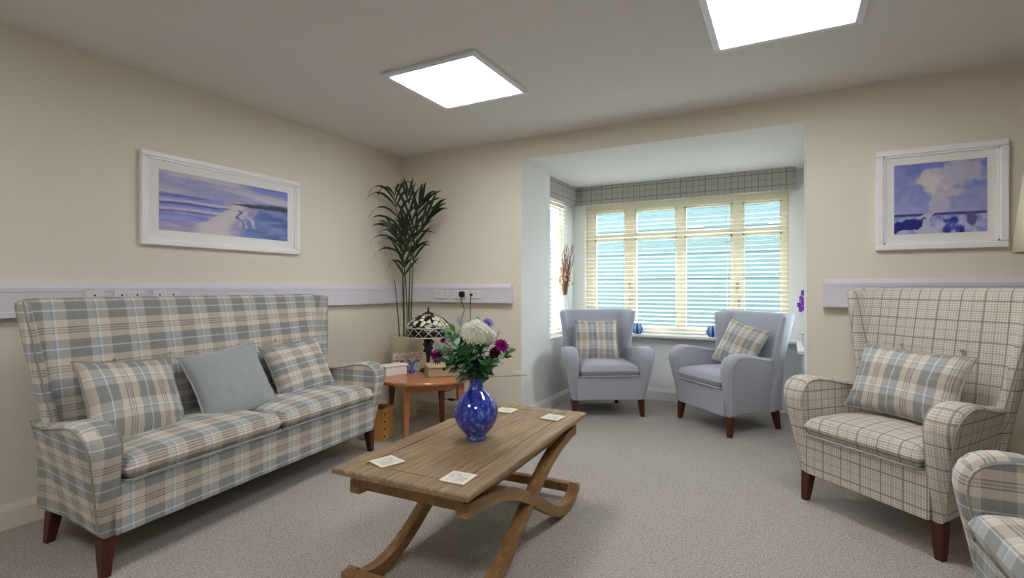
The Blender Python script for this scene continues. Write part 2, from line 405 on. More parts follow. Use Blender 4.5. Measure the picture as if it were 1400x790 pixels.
for nm, xx, sg, lb in (('window_2', RL, -1, 'narrow bay window on the left behind the dried twigs'), ('window_3', RR, 1, 'narrow bay window on the right above the orchid')):
    m = MB(); a, b = sorted((xx+sg*.03, xx+sg*.09))
    for y0, y1 in ((4.47, 4.53), (4.97, 5.03)): m.box(a, b, y0, y1, SZ, 2.06, .005)
    for z0, z1 in ((SZ, .735), (1.665, 1.712), (1.965, 2.06)): m.box(a+.003, b-.003, 4.5, 5.0, z0, z1, .005)
    w = struct(m.build(nm, M['frame']), lb)
    m = MB(); m.box(xx+sg*.06-.002, xx+sg*.06+.002, 4.49, 5.01, SZ+.02, 2.04); m.build('window_pane', M['glass'], w)
# venetian blinds: local x along width, y depth (room side -), origin at head
def blind(name, L, label, loc, rz, tapes):
    t = thing(name, label, 'blind', loc, rz, 'venetian blinds in the bay')
    top = 2.075; pitch = .042; n = 32
    m = MB(); m.box(-L/2, L/2, -.025, .025, top-.045, top, .004); m.build('headrail', M['slat'], t)
    m = MB(); z = top-.07
    for k in range(n):
        zz = z-k*pitch
        if zz < SZ+.05: break
        mt = Matrix.Translation((0, 0, zz)) @ Matrix.Rotation(R(13), 4, 'X')
        pr = [(-.025, 0), (-.012, .0022), (0, .003), (.012, .0022), (.025, 0), (.012, -.0006), (0, .0002), (-.012, -.0006)]
        m.loft([[mt @ Vector((x, y, q)) for y, q in pr] for x in (-L/2, L/2)])
        last = zz
    fixn(m.build('slat_stack', M['slat'], t))
    m = MB(); m.box(-L/2, L/2, -.025, .025, SZ+.012, SZ+.032, .004); m.build('bottom_rail', M['slat'], t)
    for x in tapes:
        m = MB(); m.box(x-.0011, x+.0011, -.0295, -.0280, SZ+.02, top-.04); m.box(x-.0011, x+.0011, .0280, .0295, SZ+.02, top-.04); m.build('ladder_cord', M['tape'], t)
    return t
blind('venetian_blind', 1.955, 'wide cream venetian blind across the rear bay window', (-.96, 5.268, 0), 0, [-.93, -.44, .0, .46, .93])
blind('venetian_blind', .60, 'narrow venetian blind on the left bay window behind the twigs', (RL+.032, 4.72, 0), R(90), [-.2, .2])
blind('venetian_blind', .60, 'narrow venetian blind on the right bay window mostly hidden by the wall', (RR-.032, 4.72, 0), R(-90), [-.2, .2])
# pelmet
t = thing('window_pelmet', 'grey checked fabric pelmet along the top of the bay windows', 'pelmet', (0, 0, 0))
m = MB(); m.box(-2.003, .080, 5.205, 5.222, 2.028, BZ-.002, .003); m.build('back_board', M['val'], t)
m = MB(); m.box(-2.020, -2.003, 4.412, 5.222, 2.028, BZ-.002, .003); m.build('side_board', M['val'], t)

# outside: path, painted wall, shrubs
m = MB(); m.box(-14, 12, 5.7, 14, -.35, -.3); struct(m.build('ground', plain('paving', (.5, .5, .48), .9, .1, .1, 2.)), 'paved ground outside the bay')
m = MB()
m.box(-6.5, 6.5, 8.6, 8.75, -.3, 2.9)
for k in range(8): m.box(-6.5, 6.5, 8.585, 8.6, -.3+k*.4, -.3+k*.4+.385)
struct(m.build('exterior_boarding', plain('blue painted boarding', (.25, .318, .318), .7, .3, .03, 1.2)), 'pale blue boarded building outside the window')
def shrub(x, y, h, r, label):
    t = thing('garden_shrub', label, 'shrub', (x, y, -.3), 0, 'shrubs outside the bay window')
    m = MB(); rr = random.Random(int(x*100)+5)
    for k in range(5): a = rr.uniform(0, 6.3); m.tube([(0, 0, 0), (.3*r*math.cos(a), .3*r*math.sin(a), h*.5), (.6*r*math.cos(a), .6*r*math.sin(a), h*.8)], [.012, .008, .004], 5)
    m.build('stem', M['twig'], t)
    m = MB()
    for k in range(260):
        a = rr.uniform(0, 6.3); q = rr.random()**.5*r; z = h*(.25+.75*rr.random())*(1-.3*(q/r)**2)
        m.leaf((q*math.cos(a), q*math.sin(a), z), (math.cos(a), math.sin(a), rr.uniform(-.2, .8)), (0, 0, 1), .09, .022, .3, 3)
    m.build('foliage', M['leafm'], t)
shrub(-1.9, 7.4, .95, .4, 'leafy green shrub low behind the left part of the blind')
shrub(-.9, 7.3, .90, .35, 'leafy green shrub low behind the right part of the blind')

# ------------------------------------------------------------------ ceiling lights
def ceiling_light(x, y, label):
    t = thing('ceiling_light', label, 'ceiling light', (x, y, H), 0, 'square led ceiling panels')
    m = MB()
    for a, b, c, d in ((-.325, .325, -.325, -.29), (-.325, .325, .29, .325), (-.325, -.29, -.29, .29), (.29, .325, -.29, .29)): m.box(a, b, c, d, -.020, 0, .003)
    m.build('frame', M['alu'], t)
    m = MB(); m.box(-.29, .29, -.29, .29, -.009, -.003); m.build('diffuser', M['panel'], t)
ceiling_light(-1.765, 2.593, 'square glowing ceiling panel nearer the palm corner')
ceiling_light(-.01, 2.555, 'square glowing ceiling panel cut by the top of the photo')
ceiling_light(-1.765, -.2, 'added unseen square ceiling panel behind the camera on the sofa side')  # unseen panel, added behind the camera to light the foreground
ceiling_light(-.01, -.2, 'added unseen square ceiling panel straight above and behind the camera')  # second added panel out of view, also there to brighten the foreground

# ------------------------------------------------------------------ trunking and sockets
def trunking(p0, p1, nrm, zb, zt, label):
    t = thing('cable_trunking', label, 'trunking', (0, 0, 0))
    p0 = Vector((*p0, 0)); p1 = Vector((*p1, 0)); n = Vector((*nrm, 0)); h = zt-zb
    pr = [(0, 0), (.045, .0), (.050, .004), (.050, .028), (.047, .030), (.047, h-.048), (.050, h-.046), (.050, h-.028), (.03, h-.002), (.0, h)]
    m = MB(); m.loft([[p+n*a+Vector((0, 0, zb+z)) for a, z in pr] for p in (p0, p1)]); fixn(m.build('channel', M['trunk'], t))
    d = (p1-p0).normalized()
    return t
def endcap(t, p, nrm, d, zb, zt):
    p = Vector((*p, 0)); n = Vector((*nrm, 0)); d = Vector((*d, 0)); h = zt-zb
    pr = [(0, -.002), (.053, -.002), (.053, h-.026), (.032, h+.002), (0, h+.002)]
    m = MB(); m.loft([[p+d*q+n*a+Vector((0, 0, zb+z)) for a, z in pr] for q in (0, .008)]); fixn(m.build('end_cap', M['trunk'], t))
t = trunking((XL, YF), (XL, YB-.052), (1, 0), 1.0, 1.172, 'long white cable trunking on the wall above the sofa')
t = trunking((XL, YB), (-2.05, YB), (0, -1), 1.012, 1.178, 'short white cable trunking behind the palm and lamp')
endcap(t, (-2.05, YB), (0, -1), (1, 0), 1.012, 1.178)
t = trunking((.215, YB), (XR, YB), (0, -1), 1.022, 1.203, 'white cable trunking behind the checked armchair')
endcap(t, (.207, YB), (0, -1), (1, 0), 1.022, 1.203)
def socket(loc, rz, w, label, twin=True):
    t = thing('wall_socket', label, 'socket', loc, rz, 'outlets on the trunking')
    m = MB(); m.box(-w/2, w/2, -.010, 0, -.041, .041, .004); m.build('face_plate', M['socket'], t, True)
    xs = (-w*.25, w*.25) if twin else (0,)
    for x in xs:
        m = MB(); m.box(x-.0035, x+.0035, -.0115, -.009, .006, .016); m.box(x-.014, x-.008, -.0115, -.009, -.016, -.012); m.box(x+.008, x+.014, -.0115, -.009, -.016, -.012); m.build('pin_slots', M['dark'], t)
    for x in ((-.012, .012) if twin else ()): m = MB(); m.box(x-.006, x+.006, -.0135, -.009, .010, .028, .001); m.build('rocker_switch', M['socket'], t)
    return t
tx = XL+.047
for y, w, lb, tw in ((1.33, .09, 'single white outlet on the left trunking nearest the picture edge', False), (1.493, .15, 'white twin socket in the middle of the three above the sofa', True), (1.685, .15, 'white twin socket above the sofa closest to the palm', True)):
    socket((tx, y, 1.094), R(90), w, lb, tw)
ty = YB-.047
socket((-2.742, ty, 1.088), 0, .14, 'white twin socket right beside the palm stems')
socket((-2.548, ty, 1.088), 0, .15, 'white twin socket with the black plug pushed in')
socket((-2.385, ty, 1.088), 0, .12, 'white outlet plate nearest the end of the short trunking', False)
def plug(x, z, label, cable, big=True):
    t = thing('power_plug', label, 'plug', (x, ty-.012, z))
    m = MB(); 
    if big: m.box(-.026, .026, -.034, 0, -.026, .026, .008)
    else: m.box(-.010, .010, -.022, 0, -.010, .010, .004)
    m.build('plug_body', M['dark'], t, True)
    m = MB(); m.tube(cable, .0033, 6); m.build('cable', M['dark'], t, True)
def cab(pts, n=14):
    out = []
    for i in range(len(pts)-1):
        p0, p1, p2, p3 = [Vector(pts[max(0, min(len(pts)-1, i+k))]) for k in (-1, 0, 1, 2)]
        for j in range(n):
            t = j/n; out.append(.5*((2*p1)+(-p0+p2)*t+(2*p0-5*p1+4*p2-p3)*t*t+(-p0+3*p1-3*p2+p3)*t**3))
    out.append(Vector(pts[-1])); return out
plug(-2.515, 1.088, 'black three pin plug above the flowers', cab([(0, -.015, -.024), (.002, -.02, -.06), (.014, .0, -.14), (-.012, -.005, -.24), (.006, .0, -.40), (0, 0, -.62), (-.05, -.02, -.80), (-.14, -.06, -.86), (-.24, -.1, -.80), (-.28, -.14, -.68)]))
plug(-2.42, 1.085, 'small black jack plug right of the big plug', cab([(0, -.018, -.008), (-.006, -.012, -.05), (-.016, 0, -.1), (-.014, 0, -.4), (-.018, 0, -.85), (-.018, -.01, -1.05)]), False)
# in-line switch hanging under the side table
t = thing('lamp_flex', 'thin black flex with in-line switch looping beneath the side table', 'cable', (-2.40, 3.42, 0))
m = MB(); m.tube(cab([(-.14, 0, .40), (-.13, -.02, .33), (-.06, -.02, .245), (.0, 0, .235), (.07, .02, .25), (.14, .05, .33), (.17, .06, .42)]), .0035, 6); m.build('cable', M['dark'], t, True)
m = MB(); m.box(-.028, .028, -.009, .009, .226, .246, .004); m.build('inline_switch', M['dark'], t, True)

# ------------------------------------------------------------------ pictures
def picture(name, label, w, h, fw, mx, mz, fn, loc, rz, nx, nz, mb=0.):
    t = thing(name, label, 'picture', loc, rz)
    m = MB()
    def fr(x0, x1, z0, z1, d):      # mitred frame member sections
        pass
    for a, b, c, d in ((-w/2, w/2, h-fw, h), (-w/2, w/2, 0, fw), (-w/2, -w/2+fw, fw, h-fw), (w/2-fw, w/2, fw, h-fw)):
        m.box(a, b, -.032, 0, c, d, .005)
    for a, b, c, d in ((-w/2+fw-.002, w/2-fw+.002, h-fw-.01, h-fw), (-w/2+fw-.002, w/2-fw+.002, fw, fw+.01), (-w/2+fw, -w/2+fw+.01, fw, h-fw), (w/2-fw-.01, w/2-fw, fw, h-fw)):
        m.box(a, b, -.024, -.004, c, d)
    m.build('frame', M['pframe'], t)
    m = MB(); m.box(-w/2+fw-.001, w/2-fw+.001, -.014, -.003, fw-.001, h-fw+.001); m.build('mount', M['mount'], t)
    x0, x1 = -w/2+mx, w/2-mx; z0, z1 = mz+mb, h-mz
    m = MB(); m.grid(lambda u, v: (x0+(x1-x0)*u, -.0155, z0+(z1-z0)*v), nx, nz)
    o = m.build('painting', M['art'], t)
    ca = o.data.color_attributes.new('paint', 'FLOAT_COLOR', 'POINT'); k = 0
    for j in range(nz+1):
        for i in range(nx+1):
            ca.data[k].color = lin(fn(i/nx, j/nz)); k += 1
    m = MB(); m.box(-w/2+fw+.002, w/2-fw-.002, -.0195, -.018, fw+.002, h-fw-.002); m.build('glazing', M['glass'], t)
def nz(x, y, z=0.): return noise.noise(Vector((x, y, z)))
def lerp(a, b, t): t = max(0, min(1, t)); return tuple(p+(q-p)*t for p, q in zip(a, b))
def sst(a, b, x): t = max(0, min(1, (x-a)/(b-a))); return t*t*(3-2*t)
def art_beach(u, v):
    n = nz(u*5, v*14)*.5+nz(u*14, v*34, 3)*.3; g = nz(u*40, v*70, 9)
    hor = .63+.02*u
    # sky: lilac with pale diagonal bands
    b = .5+.5*math.sin((v*1.6+u*.55)*8+n*3); sky = lerp((.60, .61, .83), (.84, .81, .84), .15+.75*b)
    sky = lerp(sky, (.47, .51, .84), .8*sst(.5, .75, u)*sst(.82, .95, v+.12*(u-.6)+n*.1))
    sea = lerp((.50, .54, .86), (.66, .68, .88), .5+n*1.3+.25*math.sin(v*60+u*8))
    land = lerp((.62, .58, .77), (.76, .71, .82), .5+n*1.2)
    c = lerp(land, sea, sst(.10, .20, v-.10*u+.03*n)) if u < .45 else land
    for (c0, wd, col, u1) in ((.50, .022, (.82, .80, .87), .55), (.455, .010, (.30, .34, .60), .42), (.36, .03, (.80, .78, .86), .40), (.325, .009, (.34, .36, .55), .34), (.58, .012, (.40, .45, .78), .5)):
        d = abs(v-(c0+.08*u+.012*math.sin(u*11)))/wd; c = lerp(col, c, max(sst(.5, 1.2, d+n), sst(u1, u1+.12, u)))
    px = .36+.20*sst(.05, .6, v); wd = .15*(1-v/hor)+.025; d = abs(u-px+n*.04)/wd
    c = lerp((.86, .82, .85), c, sst(.55, 1.15, d))
    slope = lerp((.36, .43, .68), (.50, .57, .83), .5+n*1.5+.35*math.sin((v*1.5+u)*12))
    c = lerp(c, slope, sst(.60, .66, u+.10*math.sin(v*7+1)+n*.06)*sst(.02, .12, u-.52))
    for (x0, k, w_) in ((.55, .30, .010), (.59, .34, .014), (.63, .38, .010), (.57, .36, .008)):
        c = lerp((.84, .82, .88) if w_ > .009 else (.42, .40, .56), c, max(sst(.4, 1.8, abs(u-(x0+k*(.42-v)*.45)+.05*nz(v*9, x0*20))/w_/1.3+n*2), sst(.40, .56, v+n*.2), 1-sst(.16, .30, v+n*.3)))
    if u > .52: c = lerp((.24, .26, .34), c, sst(.6, 1.3, abs(v-(.60+.05*(u-.5)))/(.012+.075*(u-.5))+n*1.3))
    c = lerp(c, sky, sst(hor-.012+.05*sst(.55, 1, u), hor+.012+.05*sst(.55, 1, u), v+n*.015))
    return tuple(max(0, min(1, x+n*.05+g*.05)) for x in c)
def art_cloud(u, v):
    n = nz(u*5+3, v*5)*.6+nz(u*13, v*13, 2)*.4+nz(u*40, v*25, 5)*.15
    if v > .29:
        c = lerp((.66, .68, .86), (.44, .50, .80), (v-.3)*1.1+n*.9)
        r = ((u-.48)/.20)**2+((v-.72)/.22)**2+n*1.4
        c = lerp((.87, .83, .83), c, sst(.5, 1.3, r))
        r = ((u-.72)/.3)**2+((v-.82)/.2)**2+n*1.6
        c = lerp((.76, .75, .84), c, sst(.4, 1.4, r))
        r = ((u-.62)/.16)**2+((v-.56)/.06)**2+n*1.5
        c = lerp((.80, .76, .80), c, sst(.4, 1.2, r))
        r = ((u-.50)/.12)**2+((v-.42)/.14)**2+n*1.5
        c = lerp((.78, .76, .86), c, sst(.4, 1.2, r))
    else:
        c = lerp((.50, .53, .80), (.76, .76, .90), .5+n*1.5)
        if abs(v-.27+.01*n) < .018: c = (.25, .27, .55)
        d = abs(u-(.40-.1*math.sin(v*11)))/(.05+.32*(.29-v))
        if d < 1: c = (.80, .78, .88)
        m1 = max(0, abs(u-.12)/.22)**2+((v-.09-.25*u)/.085)**2+n*2.0; c = lerp((.13, .16, .55), c, sst(.6, 1.1, m1))
        m1 = ((u-.64)/.17)**2+((v-.10)/.10)**2+n*1.8; c = lerp(lerp((.09, .12, .52), (.27, .32, .70), .5+n*1.6), c, sst(.7, 1.2, m1))
        m1 = ((u-.84)/.05)**2+((v-.17)/.13)**2+n*1.8; c = lerp((.38, .37, .62), c, sst(.6, 1.2, m1))
    return tuple(max(0, min(1, x+n*.04)) for x in c)
picture('beach_picture', 'white framed panoramic beach and dunes picture above the sofa', 1.08, .546, .031, .100, .094, art_beach, (XL, 2.103, 1.395), R(90), 220, 90)
picture('cloud_picture', 'white framed blue landscape picture with big clouds on the right', .606, .604, .037, .090, .094, art_cloud, (.786, YB, 1.371), 0, 130, 110)

# ------------------------------------------------------------------ upholstered seats
def leg_mesh(sx, sy, h, splay=.02):
    m = MB(); a, b = .027, .0165; rings = []
    for t, r in ((0, a), (.5, (a+b)/2+.001), (1, b)):
        cx, cy = sx*splay*t, sy*splay*t*1.3; z = h*(1-t); e = r*.2
        rings.append([(cx-r+e, cy-r, z), (cx+r-e, cy-r, z), (cx+r, cy-r+e, z), (cx+r, cy+r-e, z), (cx+r-e, cy+r, z), (cx-r+e, cy+r, z), (cx-r, cy+r-e, z), (cx-r, cy-r+e, z)])
    m.loft(rings[::-1]); return m
def puff_box(x0, x1, y0, y1, z0, z1, crown=.03, e=5., nu=22, nv=18, side=.02):
    """seat cushion: rounded slab with a crowned top"""
    m = MB(); cx, cy, cz = (x0+x1)/2, (y0+y1)/2, (z0+z1)/2; hx, hy, hz = (x1-x0)/2, (y1-y0)/2, (z1-z0)/2
    def rnd(d, r=.045):
        # cube-to-rounded box along three axes
        return d
    def P(u, v, s):
        X = (u*2-1); Y = (v*2-1)
        ed = max(0., 1-abs(X)**14)*max(0., 1-abs(Y)**14)
        k = ed**.42
        z = cz+s*hz*k
        if s > 0: z += crown*(1-X*X)*(1-Y*Y)
        return (cx+hx*X, cy+hy*Y, z)
    def sp(t):  # denser near the borders
        q = t*2-1; return (math.sin(q*PI/2)*.55+q*.45+1)/2
    a = m.grid(lambda u, v: P(sp(u), sp(v), 1), nu, nv); b = m.grid(lambda u, v: P(sp(u), sp(v), -1), nu, nv)
    for k in range(len(m.f)//2, len(m.f)): m.f[k] = m.f[k][::-1]
    return m
ARM = None
def arm_mesh(sx, xi, x0, x1, top, r=.028):
    """side panel: outline in y,z swept across x; outer side flares outward with height. returns MB and piping paths"""
    zb = .155
    base = [(.582, zb), (.012, zb), (-.006, .25), (-.026, .36), (-.045, .46), (-.050, .50), (-.046, .535), (-.030, .568), (-.004, .592), (.03, .607), (.07, .613), (.12, .611), (.19, .600), (.27, .585), (.36, .571), (.44, .563), (.51, .562), (.570, .56)]
    base = [(y, z+(top-.613)*max(0, (z-zb)/(.613-zb))) for y, z in base]
    n = len(base)
    def inset(d):
        out = []
        for i, (y, z) in enumerate(base):
            p, q = base[i-1], base[(i+1) % n]
            ty_, tz_ = q[0]-p[0], q[1]-p[1]; L = math.hypot(ty_, tz_) or 1
            ny, nz_ = tz_/L, -ty_/L     # for this winding points inward?
            out.append((y-ny*d*-1*-1, z-nz_*d*-1*-1) if False else (y+ny*d*sgn, z+nz_*d*sgn))
        return out
    sgn = 1
    t1 = inset(.01); sgn = 1 if sum(z for y, z in t1[8:12]) < sum(z for y, z in base[8:12]) else -1
    def X(z, s):
        k = max(0, min(1, (z-zb)/(top-zb))); xo = x0+(x1-x0)*(k**1.15); xin = xi+(.012*k)
        return xin+(xo-xin)*s
    def TP(y, z): return -.118*max(0, min(1, y/.6))**1.2
    m = MB(); rings = []
    for s, d in ((0, r*.9), (.06, r*.35), (.2, r*.05), (.42, 0), (.62, 0.), (.84, r*.12), (.96, r*.45), (1, r*.95)):
        rings.append([(sx*(X(z, s)+TP(y, z)*(s**.7)), y, z) for y, z in inset(d)])
    m.loft(rings, True, True)
    def path(s, d, a=1, b=n): return [(sx*(X(z, s)+TP(y, z)*(s**.7)), y, z) for y, z in inset(d)[a:b]]
    return m, path(.985, r*.62), path(.02, r*.55)
def wing_back(Wb, Wt, H1, zb=.155, yb=.50, yt=.585, th=.085, wing=.145, rc=.07, arm_z=.56):
    """high back with wings as a lofted C section; returns MB, edge path for piping"""
    NS = 33; rows = 26; rings = []; edge = {-1: [], 1: []}
    for j in range(rows+1):
        k = j/rows
        kk = k if k < .8 else .8+.2*math.sin((k-.8)/.2*PI/2)
        zc = zb+(H1-zb)*kk
        ka = sst(arm_z-.10, arm_z+.02, zc)
        kt = max(0, (zc-arm_z)/(H1-arm_z))
        W = (Wb+(Wt-Wb)*max(0, min(1, (zc-zb)/(H1-zb)))**.85)
        wd = .03+(wing*(.62+.38*kt)-.03)*ka
        y0 = yb+(yt-yb)*max(0, (zc-.42)/(H1-.42)) if zc > .42 else yb
        bulge = .02*math.sin(PI*max(0, min(1, (zc-.42)/(H1-.42))))
        t = th*(1-.22*kt)
        if k > .9: t *= max(.25, math.sqrt(max(0, 1-((k-.9)/.1)**2*.94)))
        rr = min(rc, wd*.8+.01); L1 = W-rr; La = rr*PI/2; L2 = max(.002, wd-rr); tot = L1+La+L2
        cl = []
        for i in range(NS):
            s = (i/(NS-1)*2-1); sg = 1 if s >= 0 else -1
            a = abs(s); # even spacing denser to the wing
            d = tot*(a**.85)
            if d < L1: p = (d, y0-bulge*(1-(d/L1)**2)); tn = (1, 0)
            elif d < L1+La: q = (d-L1)/rr; p = (L1+rr*math.sin(q), y0-rr+rr*math.cos(q)); tn = (math.cos(q), -math.sin(q))
            else: e = d-L1-La; p = (W+e*.40, y0-rr-e); tn = (.40, -1)
            nl = math.hypot(*tn); tn = (tn[0]/nl, tn[1]/nl)
            cl.append((sg*p[0], p[1], sg*tn[0]*sg, tn[1], sg, a))
        def zof(a): # silhouette: wing corners roll down
            drop = .014*sst(.80, 1.0, a)**1.5
            return zb+(H1-drop-zb)*kk
        outer = []; inner = []
        for x, y, tx_, ty2, sg, a in cl:
            tt = t*(1-.25*sst(.75, 1, a))
            nx, ny = (-ty2*sg, abs(tx_))         # outward normal
            outer.append((x+nx*tt*.5, y+ny*tt*.5, zof(a))); inner.append((x-nx*tt*.5, y-ny*tt*.5, zof(a)))
        def capr(i, sg):
            x, y, tx_, ty2, _, a = cl[i]; tt = t*.75*.5; z = zof(a)
            fx, fy = (tx_*sg, ty2); nx, ny = (-ty2*sg, abs(tx_)); pts = []
            for q in (60, 20, -20, -60):
                c, s_ = math.cos(R(90-q)), math.sin(R(90-q))
                pts.append((x+nx*tt*c+fx*tt*s_*.9, y+ny*tt*c+fy*tt*s_*.9, z))
            return pts
        cr = [(p) for p in capr(NS-1, 1)]; cr.sort(key=lambda p: 0)
        # order: outer left->right, cap right (outer->inner), inner right->left, cap left
        def order(c, start):
            c = list(c)
            if (Vector(c[0])-Vector(start)).length > (Vector(c[-1])-Vector(start)).length: c.reverse()
            return c
        ring = outer+order(cr, outer[-1])+inner[::-1]+order(capr(0, -1), inner[0])
        rings.append(ring)
        if zc > arm_z-.02:
            for sg, i in ((-1, 0), (1, NS-1)):
                cc = capr(i, sg); edge[sg].append((Vector(cc[1])+Vector(cc[2]))*.5)
    m = MB(); idx = m.loft(rings, True, False)
    top = idx[-1]; n = len(top); io = NS; ii = NS+4
    for i in range(NS-1): m.face((top[i], top[i+1], top[ii+NS-2-i], top[ii+NS-1-i]))
    m.face([top[NS-1]]+top[NS:NS+4]+[top[NS+4]]); m.face([top[ii+NS-1]]+top[ii+NS:]+[top[0]])
    return m, edge
def seat(name, label, cat, loc, rz, half, H1, fab, pipe, nc=1, armtop=.63, leg_h=.155, buttons=(), group=None, bz=.80, uvo=(0, 0), flare=.10, back_kw={}):
    t = thing(name, label, cat, loc, rz, group)
    xi = half; F = M[fab]; Pp = M[pipe]
    m = MB(); m.loft([[(-xi-.02+e, -.012+e, z), (xi+.02-e, -.012+e, z), (xi-.04-e, .60-e, z), (-xi+.04+e, .60-e, z)] for z, e in ((.155, .01), (.163, 0), (.355, 0), (.365, .01))]); fixn(m.build('seat_base', F, t, True, uvoff=uvo))
    w = 2*xi/nc
    for c in range(nc):
        x0 = -xi+c*w+.003; x1 = x0+w-.006
        m = puff_box(x0, x1, -.040, .50, .362, .468, .026); fixn(m.build('seat_cushion', F, t, True, uvoff=(uvo[0]+.03*c, uvo[1]), ang=70))
        pts = []
        for q, (sx, sy) in enumerate(((-1, -1), (1, -1))): pass
        m = MB(); m.tube([(x0+.004, .1, .372), (x0+.004, -.022, .372), (x0+.02, -.036, .372), (x1-.02, -.036, .372), (x1-.004, -.022, .372), (x1-.004, .1, .372)], .0045, 6); m.build('cushion_piping', Pp, t, True)
    for sx in (-1, 1):
        m, p1, p2 = arm_mesh(sx, xi, xi+.067, xi+.067+flare*.85, armtop); a = fixn(m.build('arm', F, t, True, uvoff=uvo, ang=50))
        for pth, rad in ((p1, .0038), (p2, .0034)): m = MB(); m.tube(pth, rad, 6); m.build('piping', Pp, a, True)
    kw = dict(Wb=xi-.03, Wt=xi+.12, H1=H1); kw.update(back_kw)
    m, e = wing_back(**kw); bk = fixn(m.build('backrest', F, t, True, uvoff=uvo, ang=60))
    for sg in (-1, 1): m = MB(); m.tube(e[sg], .0036, 6); m.build('piping', Pp, bk, True)
    m = MB(); m.tube([(-xi+.045, .58, .158), (-xi-.047, .020, .158), (xi+.047, .020, .158), (xi-.045, .58, .158)], .005, 6); m.build('hem_piping', Pp, t, True)
    for (bx, by, bz_) in buttons:
        m = MB(); m.lathe([(.002, -.004), (.010, -.003), (.012, 0), (.009, .004), (.002, .006)], 12); b = m.build('button', F, bk, True); b.location = (bx, by, bz_); b.rotation_euler = (R(90), 0, 0)
    for sx in (-1, 1):
        for sy, yy in ((-1, .035), (1, .545)):
            o = leg_mesh(sx*.5, sy*(.4 if sy < 0 else 1.0), leg_h).build('leg', M['mahog'], t, True); o.location = (sx*(xi+(.032 if sy < 0 else -.055)), yy, 0)
    return t
SOFA = seat('wingback_sofa', 'large blue grey tartan two seat wingback sofa against the left wall', 'sofa', (-2.452, 1.857, 0), R(96.6), .80, 1.10, 'plaid', 'pplaid', 2, .62,
            buttons=[(x, .472, .80) for x in (-.54, -.27, .15, .43)], uvo=(.02, .03), back_kw=dict(yb=.46, yt=.572, th=.075, wing=.10, rc=.105, Wb=.745, Wt=.89))
CH_T = seat('wingback_armchair', 'cream and grey windowpane check wingback armchair on the right', 'armchair', (.316, 2.953, 0), R(-42.7), .285, 1.145, 'tatt', 'ptatt', 1, .665,
            buttons=[(-.14, .487, .845), (.14, .487, .845)], back_kw=dict(Wb=.225, Wt=.42, wing=.11, rc=.12, yt=.60))
CH_1 = seat('wingback_armchair', 'plain grey armchair in the bay, left of the two', 'armchair', (-1.375, 4.365, 0), R(32), .265, .935, 'grey', 'greyp', 1, .62, group=None, back_kw=dict(Wb=.235, Wt=.335, wing=.14, yt=.575, rc=.10))
CH_2 = seat('wingback_armchair', 'plain grey armchair in the bay, right of the two and turned sideways', 'armchair', (-.619, 4.426, 0), R(-44.7), .27, .94, 'grey', 'greyp', 1, .64, back_kw=dict(Wb=.24, Wt=.37, wing=.14, yt=.61, rc=.10))
CH_B = seat('wingback_armchair', 'blue tartan armchair cut off by the lower right edge', 'armchair', (.55, 1.77, 0), R(-87), .30, 1.10, 'plaid', 'pplaid', 1, .625, uvo=(.0, .10), back_kw=dict(Wb=.27, Wt=.40))

# scatter cushions
def cushion(name, label, w, h, th, mat, pipe, base, loc, tilt, yaw=0., roll=0., seed=1):
    t = thing(name, label, 'cushion', (0, 0, 0)); n = 26
    rr = random.Random(seed); o1, o2 = rr.uniform(0, 9), rr.uniform(0, 9)
    def P(u, v, s):
        X, Y = u*2-1, v*2-1
        x = w/2*X*(1-.065*(1-Y*Y)+.02*abs(X*Y)**3); y = h/2*Y*(1-.065*(1-X*X)+.02*abs(X*Y)**3)
        k = max(0, (1-X**2)*(1-Y**2))**.42
        z = s*th/2*k*(1+.10*nz(X*1.7+o1, Y*1.7+o2, s))+.006*nz(X*5+o1, Y*5+o2)
        return (x, z, y)
    def sp(t_): q = t_*2-1; return (math.sin(q*PI/2)*.6+q*.4+1)/2
    m = MB()
    uvf = lambda u, v: ((sp(u)-.5)*w+.013*seed, (sp(v)-.5)*h)
    m.grid(lambda u, v: P(sp(u), sp(v), -1), n, n, uvf); k0 = len(m.f)
    m.grid(lambda u, v: P(sp(u), sp(v), 1), n, n, uvf)
    for k in range(k0, len(m.f)): m.f[k] = m.f[k][::-1]; m.uv[k] = m.uv[k][::-1]
    m.build('cushion_cover', M[mat], t, True, ang=80)
    m = MB(); path = []
    for a in range(4):
        for i in range(16):
            q = i/16; u, v = ((q, 0), (1, q), (1-q, 1), (0, 1-q))[a]
            p = Vector(P(u, v, 0)); p.x *= 1.012; p.z *= 1.012; path.append(p)
    path.append(path[0]); m.tube(path, .0052, 6); m.build('piping', M[pipe], t, True)
    bm = Matrix.Translation(base.location) @ base.rotation_euler.to_matrix().to_4x4()
    mt = bm @ Matrix.Translation(loc) @ Matrix.Rotation(yaw, 4, 'Z') @ Matrix.Rotation(tilt, 4, 'X') @ Matrix.Rotation(roll, 4, 'Y')
    t.location = mt.to_translation(); t.rotation_euler = mt.to_euler(); return t
bpy.context.view_layer.update()
cushion('scatter_cushion', 'tartan cushion with upright bands at the near end of the sofa', .44, .40, .16, 'plaidv', 'pplaid', SOFA, (-.55, .305, .620), R(-25), R(6), R(5), 1)
cushion('scatter_cushion', 'plain pale grey cushion in the middle of the sofa', .44, .41, .15, 'ltgrey', 'greyp', SOFA, (-.04, .30, .612), R(-27), R(-6), R(-6), 2)
cushion('scatter_cushion', 'tartan cushion with level bands at the far end of the sofa', .46, .38, .16, 'plaidh', 'pplaid', SOFA, (.49, .32, .609), R(-26), R(-4), R(-4), 3)
cushion('scatter_cushion', 'oblong tartan cushion on the windowpane check armchair', .49, .35, .15, 'plaidv', 'ptatt', CH_T, (.0, .305, .668), R(-24), R(4), R(2), 4)
